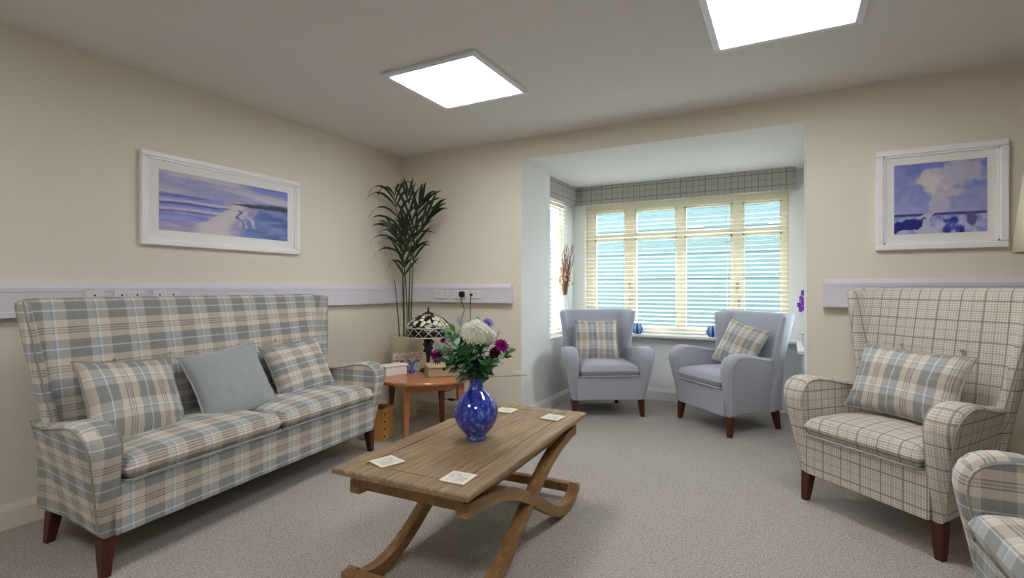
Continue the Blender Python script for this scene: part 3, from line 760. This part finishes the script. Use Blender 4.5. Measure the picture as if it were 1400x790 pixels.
cushion('scatter_cushion', 'small tartan cushion upright on the left grey armchair in the bay', .40, .39, .14, 'plaidv', 'ptatt', CH_1, (-.04, .31, .650), R(-18), R(-6), R(0), 5)
cushion('scatter_cushion', 'tartan cushion leaning sideways on the right grey armchair in the bay', .39, .38, .14, 'plaidv', 'ptatt', CH_2, (.07, .33, .668), R(-22), R(12), R(14), 6)

# ------------------------------------------------------------------ coffee table
TZ = .475
ct = thing('coffee_table', 'weathered oak coffee table with crossed curved legs', 'table', (-1.221, 1.986, 0), R(2.2))
hw, hl = .295, .618
m = MB()
def ringrect(a, b, z): return [(-a, -b, z), (a, -b, z), (a, b, z), (-a, b, z)]
prof = [(.058, -.052), (.052, -.050), (.040, -.034), (.024, -.026), (.010, -.024), (.0, -.020), (.0, -.006), (.004, -.001), (.010, 0)]
m.loft([ringrect(hw-d, hl-d, TZ+z) for d, z in prof], True, False)
i0 = .085
a = [m.vert(p) for p in ringrect(hw-.010, hl-.010, TZ)]
b = [m.vert(p) for p in ringrect(hw-i0, hl-i0, TZ)]
c = [m.vert(p) for p in ringrect(hw-i0, hl-i0, TZ-.004)]
d_ = [m.vert(p) for p in ringrect(hw-i0-.004, hl-i0-.004, TZ-.004)]
for q in range(4):
    k = (q+1) % 4
    m.face((a[q], a[k], b[k], b[q])); m.face((b[q], b[k], c[k], c[q])); m.face((c[q], c[k], d_[k], d_[q]), mi=1)
m.face(d_)
fixn(m.build('tabletop', [M['oakt'], M['dark']], ct))
m = MB(); m.box(-hw+i0+.0045, hw-i0-.0045, -hl+i0+.0045, hl-i0-.0045, TZ-.004, TZ-.0005); m.build('inset_panel', M['oakt'], ct)
m = MB()
for x0, x1, y0, y1 in ((-hw+.062, hw-.062, -hl+.062, -hl+.084), (-hw+.062, hw-.062, hl-.084, hl-.062), (-hw+.062, -hw+.084, -hl+.084, hl-.084), (hw-.084, hw-.062, -hl+.084, hl-.084)): m.box(x0, x1, y0, y1, TZ-.088, TZ-.050, .003)
m.build('apron', M['oakl'], ct)
SC = cab([(-.56, .395), (-.42, .380), (-.26, .345), (-.12, .290), (.0, .225), (.12, .155), (.24, .085), (.35, .040), (.455, .026), (.54, .045), (.586, .085)], 5)
def s_leg(sx, flip, off):
    m = MB(); rings = []; off -= .008
    for i, p in enumerate(SC):
        t = (SC[min(i+1, len(SC)-1)]-SC[max(i-1, 0)]).normalized(); n_ = (-t[1], t[0]); hh = .024
        f = -1 if flip else 1; xa, xb = off-.023, off+.023
        q = [(xa, p[0]+n_[0]*hh, p[1]+n_[1]*hh), (xb, p[0]+n_[0]*hh, p[1]+n_[1]*hh), (xb, p[0]-n_[0]*hh, p[1]-n_[1]*hh), (xa, p[0]-n_[0]*hh, p[1]-n_[1]*hh)]
        rings.append([(sx*x, f*y, max(z, .001)) for x, y, z in q])
    m.loft(rings); fixn(m.build('leg', M['oakl'], ct, True, ang=30))
for sx in (-1, 1):
    s_leg(sx, False, .245); s_leg(sx, True, .243)
for sy in (-1, 1):
    m = MB(); m.box(-.262, .262, sy*.585-.023, sy*.585+.023, .048, .094, .004); m.build('foot_rail', M['oakl'], ct)
def wp(x, y, z=0.): return Matrix.Translation(ct.location) @ Matrix.Rotation(R(2.2), 4, 'Z') @ Vector((x, y, z))
def coaster_mat():
    m, nt, b = newmat('coaster print', .6, .2); v = coords(nt, 'Object')
    s = N(nt, 'ShaderNodeSeparateXYZ'); nt.links.new(v, s.inputs[0])
    r = math_(nt, 'MAXIMUM', math_(nt, 'ABSOLUTE', s.outputs[0]), math_(nt, 'ABSOLUTE', s.outputs[1]))
    n = noise_(nt, v, 90., 4.); c = ramp(nt, [(.4, (.88, .86, .80)), (.6, (.74, .74, .73))], False); nt.links.new(n.outputs[0], c.inputs[0])
    nt.links.new(mix(nt, c.outputs[0], lin((.90, .87, .79)), math_(nt, 'GREATER_THAN', r, .036)), b.inputs['Base Color']); return m
CM = coaster_mat()
for (x, y, a, lb) in ((-1.351, 1.500, -18, 'square pale coaster at the near left corner of the coffee table'), (-1.014, 1.490, 3, 'square pale coaster at the near right corner of the coffee table'),
                      (-1.344, 2.434, 2, 'square pale coaster half hidden behind the blue vase'), (-1.057, 2.412, -4, 'square pale coaster at the far right corner of the coffee table')):
    t = thing('coaster', lb, 'coaster', (x, y, TZ), R(a), 'coasters on the coffee table')
    m = MB(); m.box(-.049, .049, -.049, .049, 0, .004); m.build('cork_base', M['cork'], t)
    m = MB(); m.box(-.05, .05, -.05, .05, .004, .006); m.build('printed_top', CM, t)

# blue vase and bouquet
VX, VY = -1.216, 1.926
vt = thing('glass_vase', 'round bellied mottled cobalt blue vase on the coffee table', 'vase', (VX, VY, TZ))
m = MB()
prof = [(.040, 0), (.046, .003), (.046, .012), (.043, .018), (.060, .035), (.082, .062), (.096, .095), (.099, .120), (.093, .148), (.076, .178), (.054, .203), (.037, .222), (.030, .238), (.029, .256), (.033, .268), (.036, .273), (.033, .274), (.027, .266), (.025, .24)]
m.lathe(prof, 48, cap1=False); m.build('body', M['vase'], vt, True, ang=60)
FW = Vector((-.4733, .8809, 0)); RT = Vector((.8809, .4733, 0)); UP = Vector((0, 0, 1))
MZ = .266
def bp(lat, up, dep): return RT*lat+UP*up+FW*dep      # relative to vase base centre
mouth = lambda a: RT*(.014*math.cos(a))+FW*(.014*math.sin(a))+UP*MZ
def flower(name, label, cat, pos, stem='leafm', k=0, grp='flowers in the blue vase'):
    """an Empty at the stem foot inside the neck; stem part curves to the bloom"""
    t = thing(name, label, cat, (VX, VY, TZ), 0, grp)
    p = bp(*pos); q = mouth(k*1.7); m = MB()
    mid = Vector((q.x*.5+p.x*.45, q.y*.5+p.y*.45, MZ+(p.z-MZ)*.55))
    m.tube(cab([(q.x*.3, q.y*.3, MZ-.07), tuple(q), tuple(mid), tuple(p)], 5), .0024, 6); m.build('stem', M[stem], t, True)
    return t, p
rf = random.Random(3)
def sphere_dirs(n, zmin=-.5):
    out = []
    for i in range(n):
        z = 1-(1-zmin)*(i+.5)/n; a = i*2.39996; r = math.sqrt(max(0, 1-z*z)); out.append(Vector((r*math.cos(a), r*math.sin(a), z)))
    return out
def hydrangea(label, pos, r, k, n=90, mat='petw'):
    t, p = flower('hydrangea', label, 'flower', pos, k=k); m = MB()
    lobes = [(Vector((0, 0, 0)), .74)]+[(RT*(math.cos(a)*.48)+UP*(math.sin(a)*.36)-FW*.25, .50) for a in (.3, 1.5, 2.7, 3.8, 5.2)]
    for off, q_ in lobes:
        c0 = p+off*r; rr_ = r*q_; m.blob(c0, rr_*.80, 10, 6)
        for d in sphere_dirs(int(n*q_*.8), -.8):
            c = c0+d*rr_*(.88+.16*rf.random()); s = d.orthogonal().normalized(); b = d.cross(s); a0 = rf.uniform(0, 1.5)
            for q in range(4):
                a = a0+q*PI/2; dr = (s*math.cos(a)+b*math.sin(a)+d*.35).normalized(); m.leaf(c, dr, d, r*.19, r*.095, .0, 2, .1)
    m.build('bloom', M[mat], t)
def dahlia(label, pos, r, k, mat='petp', face=(0, -.8, .5)):
    t, p = flower('dahlia', label, 'flower', pos, k=k); m = MB()
    f = (RT*face[0]+FW*face[1]+UP*face[2]).normalized(); s = f.orthogonal().normalized(); b = f.cross(s)
    for ring in range(5):
        nn = 14-ring*2; el = R(5+ring*19)
        for q in range(nn):
            a = 2*PI*(q+.5*(ring % 2))/nn; d = (s*math.cos(a)+b*math.sin(a))*math.cos(el)+f*math.sin(el)
            m.leaf(p+f*ring*.002, d, f, r*(1-.11*ring), r*.16, 0, 3, .35)
    m.build('bloom', M[mat], t)
def sprig(name, label, pos, k, mat, n, L, w, spread=.8, frm=.35, rnd=7, stem='leafm', bend=.3):
    t, p = flower(name, label, 'foliage', pos, stem, k); m = MB(); q = mouth(k*1.7)
    mid = Vector((q.x*.5+p.x*.45, q.y*.5+p.y*.45, MZ+(p.z-MZ)*.55)); path = cab([tuple(q), tuple(mid), tuple(p)], 8); rl = random.Random(rnd+k)
    for i in range(n):
        f = frm+(1-frm)*i/(n-1); c = path[min(len(path)-1, int(f*(len(path)-1)))]; ax = (path[-1]-path[0]).normalized()
        s = ax.orthogonal().normalized(); b = ax.cross(s); a = i*2.4
        d = (ax*(.5 if i < n-1 else 3)+(s*math.cos(a)+b*math.sin(a))*spread).normalized(); nr = (ax-d*ax.dot(d)+Vector((rl.uniform(-.3, .3), rl.uniform(-.3, .3), .4))).normalized()
        m.leaf(c, d, nr, L*rl.uniform(.8, 1.15), w*rl.uniform(.85, 1.1), bend, 4, .12)
    m.build('leaves', M[mat], t, True)
def lavender(label, pos, k, mat='petlav', L=.06):
    t, p = flower('lavender_sprig', label, 'flower', pos, k=k, stem='leafs'); m = MB(); ax = (p-bp(0, MZ+.08, 0)).normalized()
    for i in range(26):
        c = p-ax*L*(i/26); a = i*2.4; s = ax.orthogonal().normalized(); b = ax.cross(s)
        m.leaf(c, (ax*.8+s*math.cos(a)+b*math.sin(a)), ax, .019, .0065, 0, 2, .2)
    m.build('flower_spike', M[mat], t)
hydrangea('large round white hydrangea head at the top of the bouquet', (.000, .475, -.01), .064, 1, 130)
hydrangea('smaller white hydrangea head on the right shoulder of the bouquet', (.052, .452, .02), .045, 2, 80)
hydrangea('little white blossom cluster low on the right of the bouquet', (.068, .345, .0), .026, 3, 40)
dahlia('magenta dahlia on the right side of the bouquet', (.112, .412, -.03), .042, 4, 'petp', (.4, -.6, .7))
dahlia('dark burgundy dahlia tucked below the right magenta one', (.082, .385, -.03), .032, 5, 'petb', (.3, -.8, .1))
dahlia('magenta dahlia low on the far left of the bouquet', (-.165, .368, -.02), .040, 6, 'petp', (-.6, -.7, .1))
dahlia('small purple bloom on the upper left of the bouquet', (-.150, .432, .03), .016, 7, 'petp', (-.3, -.6, .6))
dahlia('lilac bloom behind the big white hydrangea', (.048, .505, .05), .034, 8, 'petl', (.2, -.4, 1))
sprig('eucalyptus_sprig', 'pale sage eucalyptus sprig reaching to the upper left', (-.120, .45, .02), 9, 'leafs', 22, .046, .020)
sprig('eucalyptus_sprig', 'pale sage eucalyptus sprig arching over the wicker box', (-.155, .40, -.03), 10, 'leafs', 22, .046, .020)
sprig('eucalyptus_sprig', 'pale sage eucalyptus sprig on the outer right', (.150, .385, .0), 11, 'leafs', 16, .036, .015, .9, .5)
sprig('leaf_spray', 'bright green leafy spray on the left of the white bloom', (-.095, .475, -.01), 12, 'leafm', 16, .045, .012)
sprig('leaf_spray', 'broad dark green leaves hanging low on the left', (-.110, .345, -.05), 13, 'leafd', 14, .062, .026, 1., .2)
sprig('leaf_spray', 'broad dark green leaves at the centre front', (-.045, .385, -.07), 14, 'leafd', 16, .062, .026, 1., .1)
sprig('leaf_spray', 'dark green leaves on the right below the burgundy bloom', (.055, .345, -.05), 15, 'leafd', 14, .055, .02, 1., .1)
sprig('leaf_spray', 'small mid green leaves at the neck of the vase', (.045, .310, -.03), 16, 'leafm', 12, .045, .015, 1., .1)
sprig('eucalyptus_sprig', 'pale sage leaves behind the white blooms', (.0, .50, .06), 17, 'leafs', 16, .040, .015)
sprig('leaf_spray', 'dark green leaves filling the back of the bouquet', (-.06, .42, .05), 18, 'leafd', 18, .055, .022, 1., .2)
sprig('leaf_spray', 'dark green leaves filling the right of the bouquet', (.03, .41, .0), 20, 'leafd', 18, .055, .022, 1., .2)
sprig('leaf_spray', 'single green leaf stem on the right edge', (.128, .372, -.01), 19, 'leafm', 5, .045, .014, .5, .8)
sprig('eucalyptus_sprig', 'pale sage round leaves in the middle left above the dark leaves', (-.085, .425, -.07), 25, 'leafs', 18, .042, .019, 1., .3)
sprig('leaf_spray', 'mid green leaves on the left shoulder of the bouquet', (-.13, .475, .02), 26, 'leafm', 18, .05, .013, 1., .3)
sprig('eucalyptus_sprig', 'pale sage sprig drooping just left of the vase neck', (-.06, .325, -.06), 27, 'leafs', 10, .036, .015, 1., .3)
sprig('eucalyptus_sprig', 'pale sage sprig under the right magenta dahlia', (.10, .36, -.05), 28, 'leafs', 14, .034, .013, 1., .3)
lavender('pale lavender sprig standing at the top left', (-.083, .535, .03), 21)
lavender('pale lavender sprig standing behind the white bloom', (-.03, .525, .04), 22)
lavender('long white lavender sprig sticking out to the right', (.225, .285, -.02), 23, 'petw', .07)
lavender('pale lavender sprig on the upper right', (.098, .47, .03), 24)

# ------------------------------------------------------------------ round side table and what stands on it
ZT = .46
st = thing('side_table', 'round cherry wood side table in the corner by the sofa', 'table', (-2.525, 3.243, 0), math.atan2(.839, .545))
m = MB(); m.lathe([(.37, ZT-.030), (.393, ZT-.028), (.405, ZT-.018), (.405, ZT-.006), (.399, ZT)], 64); m.build('tabletop', M['cherry'], st, True, ang=30)
la, lb_ = .21, .20
m = MB()
for x0, x1, y0, y1 in ((-la, la, -lb_-.011, -lb_+.011), (-la, la, lb_-.011, lb_+.011), (-la-.011, -la+.011, -lb_, lb_), (la-.011, la+.011, -lb_, lb_)): m.box(x0, x1, y0, y1, ZT-.098, ZT-.0295, .002)
m.build('apron', M['cherry'], st)
for sx in (-1, 1):
    for sy in (-1, 1):
        m = MB(); rings = []
        for z, r in ((0, .015), (.2, .019), (ZT-.10, .026), (ZT-.03, .026)):
            k = (ZT-z)*.03; x, y = sx*(la+k), sy*(lb_+k); rings.append([(x-r, y-r, z), (x+r, y-r, z), (x+r, y+r, z), (x-r, y+r, z)])
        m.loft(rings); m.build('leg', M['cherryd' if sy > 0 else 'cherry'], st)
# wicker box
wb = thing('wicker_box', 'small pale wicker box with a dark clasp on the side table', 'box', (-2.385, 3.275, ZT), math.atan2(.185, .176))
m = MB(); L_, D_ = .245, .17
nx = 40
def wk(u, v, side): pass
m.box(-L_/2, L_/2, -D_/2, D_/2, 0, .062, .006)
for z in (.006, .016, .026, .036, .046, .056):
    for k in range(28):
        x = -L_/2+.006+k*(L_-.012)/27
        if (k+int(z*1000)//10) % 2: m.box(x-.004, x+.004, -D_/2-.0025, -D_/2+.002, z-.004, z+.004)
    for k in range(18):
        y = -D_/2+.006+k*(D_-.012)/17
        if (k+int(z*1000)//10) % 2: m.box(-L_/2-.0025, -L_/2+.002, y-.004, y+.004, z-.004, z+.004)
m.build('basket_body', M['wicker'], wb)
m = MB(); m.box(-L_/2-.004, L_/2+.004, -D_/2-.004, D_/2+.004, .062, .090, .008); m.build('lid', M['wicker'], wb, True)
m = MB(); m.box(-.009, .009, -D_/2-.009, -D_/2-.003, .048, .072, .002); m.build('clasp', M['bronze'], wb)
# white box
o = thing('tissue_box', 'plain white lidded cardboard box at the sofa end of the side table', 'box', (-2.735, 3.10, ZT), math.atan2(.196, .051))
m = MB(); m.box(-.098, .098, -.055, .055, 0, .075, .003); m.build('box_body', M['wbox'], o)
m = MB(); m.box(-.104, .104, -.061, .061, .070, .082, .003); m.build('lid', M['wbox'], o)
# greeting cards
def card_fn(seed):
    def f(u, v):
        n = nz(u*4+seed, v*4); n2 = nz(u*9, v*9+seed)
        c = (.88, .87, .84)
        if v < .62 and n > -.05: c = (.36, .42, .72)
        if v > .5 and n2 > .12: c = (.82, .50, .48)
        if v < .35 and n2 > .05: c = (.86, .88, .80)
        return c
    return f
def card(label, loc, rz, w, h, seed):
    t = thing('greeting_card', label, 'card', loc, rz, 'cards on the side table')
    m = MB(); m.grid(lambda u, v: (-w/2+w*u, 0, h*v), 24, 24); o = m.build('card_front', M['art'], t)
    ca = o.data.color_attributes.new('paint', 'FLOAT_COLOR', 'POINT'); k = 0; fn = card_fn(seed)
    for j in range(25):
        for i in range(25): ca.data[k].color = lin(fn(i/24, j/24)); k += 1
    md = o.modifiers.new('thick', 'SOLIDIFY'); md.thickness = .001
    m = MB(); m.loft([[(-w/2, 0.0015, z), (w/2, .0015, z), (w/2+.0, .003, z), (w/2-.01, .045, z), (w/2-.012, .044, z), (-w/2, .003, z)] for z in (0, h)]); m.build('card_back', M['wbox'], t)
card('patterned blue and pink card standing behind the white box', (-2.82, 3.29, ZT), R(34), .115, .14, 2.)
card('small card with a red motif standing nearest the lamp', (-2.725, 3.345, ZT), R(30), .10, .15, 7.)
o = thing('blue_figurine', 'little blue ornament between the card and the wicker box', 'ornament', (-2.655, 3.235, ZT))
m = MB(); m.lathe([(.020, 0), (.024, .006), (.022, .02), (.012, .04), (.010, .048), (.013, .056), (.009, .066), (.002, .072)], 16); m.build('figure', plain('blue glaze', (.20, .28, .66), .2, .5), o, True)
# leaded glass lamp
lp = thing('table_lamp', 'dark bodied table lamp with leaded glass dome shade', 'lamp', (-2.594, 3.373, ZT))
m = MB(); m.lathe([(.070, 0), (.072, .010), (.060, .020), (.030, .030), (.016, .05), (.014, .08), (.018, .13), (.030, .18), (.040, .225), (.034, .262), (.018, .282), (.010, .30), (.008, .36)], 20)
for k in range(14):
    a = k*1.3; z = .14+.010*k; r = .024+.02*(z-.10)*4
    m.blob((r*math.cos(a), r*math.sin(a), z), .014, 7, 5)
m.build('lamp_body', M['bronze'], lp, True, ang=60)
m = MB(); m.lathe([(.183, .286), (.186, .362)], 48, cap0=False, cap1=False); sh = m.build('shade_band', M['tifl'], lp, True)
m = MB(); m.lathe([(.186, .362), (.182, .378), (.160, .405), (.125, .435), (.085, .458), (.045, .472)], 48, cap0=False, cap1=False); sd = m.build('shade_dome', M['tifd'], lp, True)
for o in (sh, sd): md = o.modifiers.new('thick', 'SOLIDIFY'); md.thickness = .003
m = MB(); m.lathe([(.186, .358), (.189, .361), (.186, .366)], 48, cap0=False, cap1=False); m.lathe([(.183, .282), (.187, .285), (.184, .289)], 48, cap0=False, cap1=False); m.build('shade_rim', plain('lead cream rim', (.78, .75, .68), .4, .4), lp, True)
m = MB(); m.lathe([(.048, .468), (.050, .474), (.030, .482), (.012, .490), (.006, .500), (.009, .510), (.003, .528)], 16); m.tube([(0, 0, .36), (0, 0, .475)], .005, 8); m.build('finial', M['bronze'], lp, True)

# pale wooden rack beside the sofa
o = thing('wooden_rack', 'pale orange wooden box with dark pegs between sofa and side table', 'rack', (-2.715, 2.885, 0), R(20))
m = MB(); m.box(-.075, .075, -.02, .0, 0, .235, .002); m.box(-.075, -.057, 0, .16, 0, .235, .002); m.box(.057, .075, 0, .16, 0, .235, .002); m.box(-.075, .075, .16, .18, 0, .235, .002); m.box(-.057, .057, 0, .16, .01, .025); m.build('box_panels', M['pine'], o)
for k in range(4):
    m = MB(); m.box(.0745, .082, -.016, -.002, .03+.055*k, .044+.055*k, .002); m.build('peg', M['dark'], o)

# ------------------------------------------------------------------ palm in tall planter
pp = thing('potted_palm', 'tall kentia palm in a cream planter in the room corner', 'plant', (-2.985, 3.565, 0))
m = MB(); m.lathe([(.084, 0), (.088, .004), (.120, .36), (.150, .690), (.157, .712), (.157, .722), (.147, .722), (.140, .69)], 40, cap1=False); m.build('planter', M['pot'], pp, True, ang=50)
m = MB(); m.lathe([(.142, .66), (.142, .692), (.08, .700), (.01, .702)], 24); m.build('soil', M['soil'], pp, True)
def frond(base, pts, n, L, w, spread, seed, plane, bend=.6):
    """petiole from soil then rachis pts with paired narrow leaflets"""
    rr = random.Random(seed); path = cab([base]+pts, 8); m = MB()
    k0 = 8*(1 if len(pts) < 4 else len(pts)-3)
    m.tube(path, [.0058*(1-.75*i/len(path)) for i in range(len(path))], 6)
    fo = m.build('frond', [M['stem'], M['palm']], pp, True)
    m2 = MB(); nP = len(path); pl = Vector(plane).normalized()
    for i in range(n):
        f = i/(n-1); q = int(k0+(nP-1-k0)*f); c = path[q]; ax = (path[min(nP-1, q+1)]-path[max(0, q-1)]).normalized()
        s = ax.cross(pl).normalized()
        for sg in (-1, 1):
            d = (ax*(.75+.7*f)+s*sg*spread*(1-.45*f)+pl*.12*rr.uniform(-1, 1)+Vector((0, 0, rr.uniform(-.05, .15)))).normalized()
            ll = L*(.75+.35*math.sin(PI*min(1, f*.9+.1)))*rr.uniform(.88, 1.1)
            m2.leaf(c, d, pl, ll, w*rr.uniform(.85, 1.1), bend*rr.uniform(.6, 1.5), 7, .22)
    m2.v = [(max(x, XL+.012+2.985), min(y, YB-.012-3.565), z) for x, y, z in m2.v]
    m2.build('leaflets', M['palm'], fo, True, ang=80)
PF = (.47, -.88, .12)
frond((-.03, 0, .69), [(-.035, 0, 1.040), (-.045, -.01, 1.440), (-.05, -.02, 1.640), (-.07, -.05, 1.840), (-.075, -.07, 1.960)], 8, .36, .0120, 1.05, 1, PF, 1.9)
frond((.02, .01, .69), [(.03, 0, 1.040), (.05, 0, 1.440), (.08, 0, 1.640), (.13, .0, 1.800), (.17, .0, 1.880)], 6, .27, .0135, .65, 2, (.5, -.8, .3), .6)
frond((.0, -.03, .69), [(.0, -.03, 0.970), (.0, -.03, 1.250), (.01, -.04, 1.420), (.02, -.06, 1.540), (.04, -.08, 1.640)], 6, .24, .0135, .42, 3, (.6, -.8, .2), .5)
frond((.04, -.01, .69), [(.05, -.02, 1.040), (.07, -.03, 1.460), (.085, -.05, 1.660), (.09, -.07, 1.820), (.095, -.08, 1.940)], 6, .24, .012, .55, 4, (.3, -.9, .3), .5)
frond((-.01, .02, .69), [(-.01, .02, 0.970), (-.02, .0, 1.320), (-.04, -.03, 1.480), (-.07, -.06, 1.600), (-.10, -.08, 1.670)], 6, .22, .012, .45, 5, (.4, -.8, .5), 1.6)
frond((.03, .03, .69), [(.04, .02, 0.970), (.08, .0, 1.390), (.13, -.01, 1.590), (.20, .02, 1.740), (.26, .03, 1.800)], 7, .24, .013, .4, 6, (.5, -.7, .6), .5)
m = MB(); m.tube(cab([(-.06, -.02, .69), (-.085, -.02, .95), (-.12, -.02, 1.22)], 6), [.006*(1-.6*i/12) for i in range(13)], 6); m.build('bare_stalk', M['stem'], pp, True)

# ------------------------------------------------------------------ things on the bay sills
for x, lb in ((-1.346, 'small cobalt glass tea light holder on the sill between the armchairs'), (-.625, 'small cobalt glass tea light holder half hidden by the right armchair')):
    t = thing('candle_holder', lb, 'candle holder', (x, 5.225 if x < -1 else 5.222, SZ), 0, 'blue holders on the bay sill')
    m = MB(); m.lathe([(.024, 0), (.036, .006), (.052, .034), (.054, .056), (.045, .088), (.032, .110), (.029, .108), (.041, .086), (.048, .056), (.044, .034), (.02, .012)], 28, cap1=True); m.build('cup', M['holder'], t, True, ang=60)
    m = MB()
    for k in range(7):
        a = k*2*PI/7; m.tube([(.053*math.cos(a), .053*math.sin(a), .03), (.057*math.cos(a), .057*math.sin(a), .055), (.040*math.cos(a), .040*math.sin(a), .10)], .003, 5)
    m.build('rib', plain('blue rib glass', (.55, .66, .93), .1, .5), t, True)
tv = thing('twig_vase', 'slim white vase on the ledge under the left bay window', 'vase', (-2.0, 4.86, SZ))
m = MB(); m.lathe([(.036, 0), (.040, .004), (.048, .10), (.052, .22), (.046, .33), (.038, .39), (.040, .40), (.034, .40), (.032, .37)], 28, cap1=False); m.build('body', M['vwhite'], tv, True)
def twigs(label, seed, n, heads, spread, zt, mat):
    t = thing('dried_twig', label, 'dried stems', (-2.0, 4.86, SZ)); rr = random.Random(seed); m = MB()
    tips = []
    for k in range(n):
        a = rr.uniform(0, 2*PI); s = rr.uniform(.2, 1)*spread; h = zt*rr.uniform(.75, 1); x, y = max(-.008, math.cos(a)*s*.6+.04), math.sin(a)*s
        pts = [(.012*math.cos(a), .012*math.sin(a), .30)]
        for q in (.3, .55, .8, 1): pts.append((x*q+rr.uniform(-.012, .012)*q, y*q+rr.uniform(-.014, .014), .38+(h-.38)*q))
        m.tube(cab(pts, 3), [.0048*(1-.6*i/13) for i in range(13)], 5); tips.append(pts[-1])
        p = pts[3]; m.tube([p, (p[0]+rr.uniform(.0, .04), p[1]+rr.uniform(-.05, .05), p[2]+.09)], [.0025, .0012], 5)
    m.build('stem', M[mat], t, True)
    if heads:
        m = MB()
        for p in tips:
            for q in range(7): m.blob((p[0]+rr.uniform(-.02, .02), p[1]+rr.uniform(-.02, .02), p[2]-rr.random()*.13), rr.uniform(.006, .012), 6, 4, 1.3)
        m.build('seed_head', M['seed'], t, True)
twigs('bare brown twisted twigs rising from the slim white vase', 4, 22, False, .15, .93, 'twig')
twigs('pinkish dried seed sprays leaning right out of the white vase', 9, 10, True, .19, .72, 'seed')
tv2 = thing('orchid_pot', 'purple flowered potted orchid on the right bay ledge', 'plant', (.148, 4.72, SZ))
m = MB(); m.lathe([(.030, 0), (.042, .08), (.045, .085), (.04, .087), (.036, .08)], 24, cap1=False); m.lathe([(.038, .070), (.01, .074)], 16, cap0=False); m.build('pot', M['vwhite'], tv2, True)
m = MB(); m.tube(cab([(0, 0, .07), (-.01, 0, .2), (-.025, .0, .33), (-.045, .0, .40), (-.03, .02, .46)], 5), .003, 6)
for k in range(5): a = k*1.25; m.leaf((0, 0, .072), (math.cos(a), math.sin(a), .7), (0, 0, 1), .09, .016, .6, 5)
m.build('stem', M['leafd'], tv2, True)
m = MB()
for (x, y, z) in ((-.045, -.01, .30), (-.055, .01, .335), (-.03, -.02, .35), (-.04, 0, .385), (-.028, .015, .43), (-.025, -.02, .31)):
    for q in range(5): a = q*2*PI/5; m.leaf((x, y, z), (math.cos(a)*.6, -.3, math.sin(a)), (-.4, -.9, 0), .026, .011, 0, 3, .1)
m.build('bloom', plain('purple petal', (.50, .18, .66), .6, .2, .15, 40), tv2)

# floor lamp at the right edge
fl = thing('floor_lamp', 'tall floor lamp with a cream tapered shade at the right edge', 'lamp', (1.235, 3.50, 0))
m = MB(); m.lathe([(.13, 0), (.135, .01), (.13, .022), (.03, .03), (.013, .045)], 32); m.build('base', M['brass'], fl, True)
m = MB(); m.tube([(0, 0, .03), (0, 0, 1.42)], .011, 12); m.build('pole', M['brass'], fl, True)
m = MB(); m.lathe([(.215, 1.325), (.168, 1.765)], 48, cap0=False, cap1=False); s_ = m.build('shade', M['shade'], fl, True); md = s_.modifiers.new('thick', 'SOLIDIFY'); md.thickness = .004
m = MB()
for k in range(3): a = k*2*PI/3; m.tube([(0, 0, 1.42), (.2*math.cos(a), .2*math.sin(a), 1.42)], .003, 5)
m.blob((0, 0, 1.48), .03, 12, 8, 1.3); m.build('shade_carrier', M['brass'], fl, True)

# ------------------------------------------------------------------ light and camera
w = bpy.data.worlds.new('World'); bpy.context.scene.world = w; w.use_nodes = True
bg = w.node_tree.nodes['Background']; bg.inputs[0].default_value = (.80, .92, 1.0, 1); bg.inputs[1].default_value = 14.
for loc, rot, sx, sy in (((-.96, BY+.19, 1.36), (R(-90), 0, 0), 1.96, 1.38),):
    l = bpy.data.lights.new('window_portal', 'AREA'); l.shape = 'RECTANGLE'; l.size = sx; l.size_y = sy; l.cycles.is_portal = True
    o = bpy.data.objects.new('window_portal', l); C.objects.link(o); o.location = loc; o.rotation_euler = (R(-90), 0, 0)
cam = bpy.data.cameras.new('camera'); co = bpy.data.objects.new('camera', cam); C.objects.link(co)
co.location = (0, 0, 1.147); co.rotation_euler = (R(90), 0, math.atan(375/698))
cam.sensor_width = 36; cam.lens = 36*698/1400; cam.shift_y = -2/1400; cam.clip_start = .05
sc = bpy.context.scene; sc.camera = co
sc.view_settings.view_transform = 'Standard'; sc.view_settings.look = 'None'; sc.view_settings.gamma = 1; sc.view_settings.exposure = 0.0
sc.view_settings.use_curve_mapping = False
sc.cycles.max_bounces = 10; sc.cycles.diffuse_bounces = 6; sc.cycles.transparent_max_bounces = 12
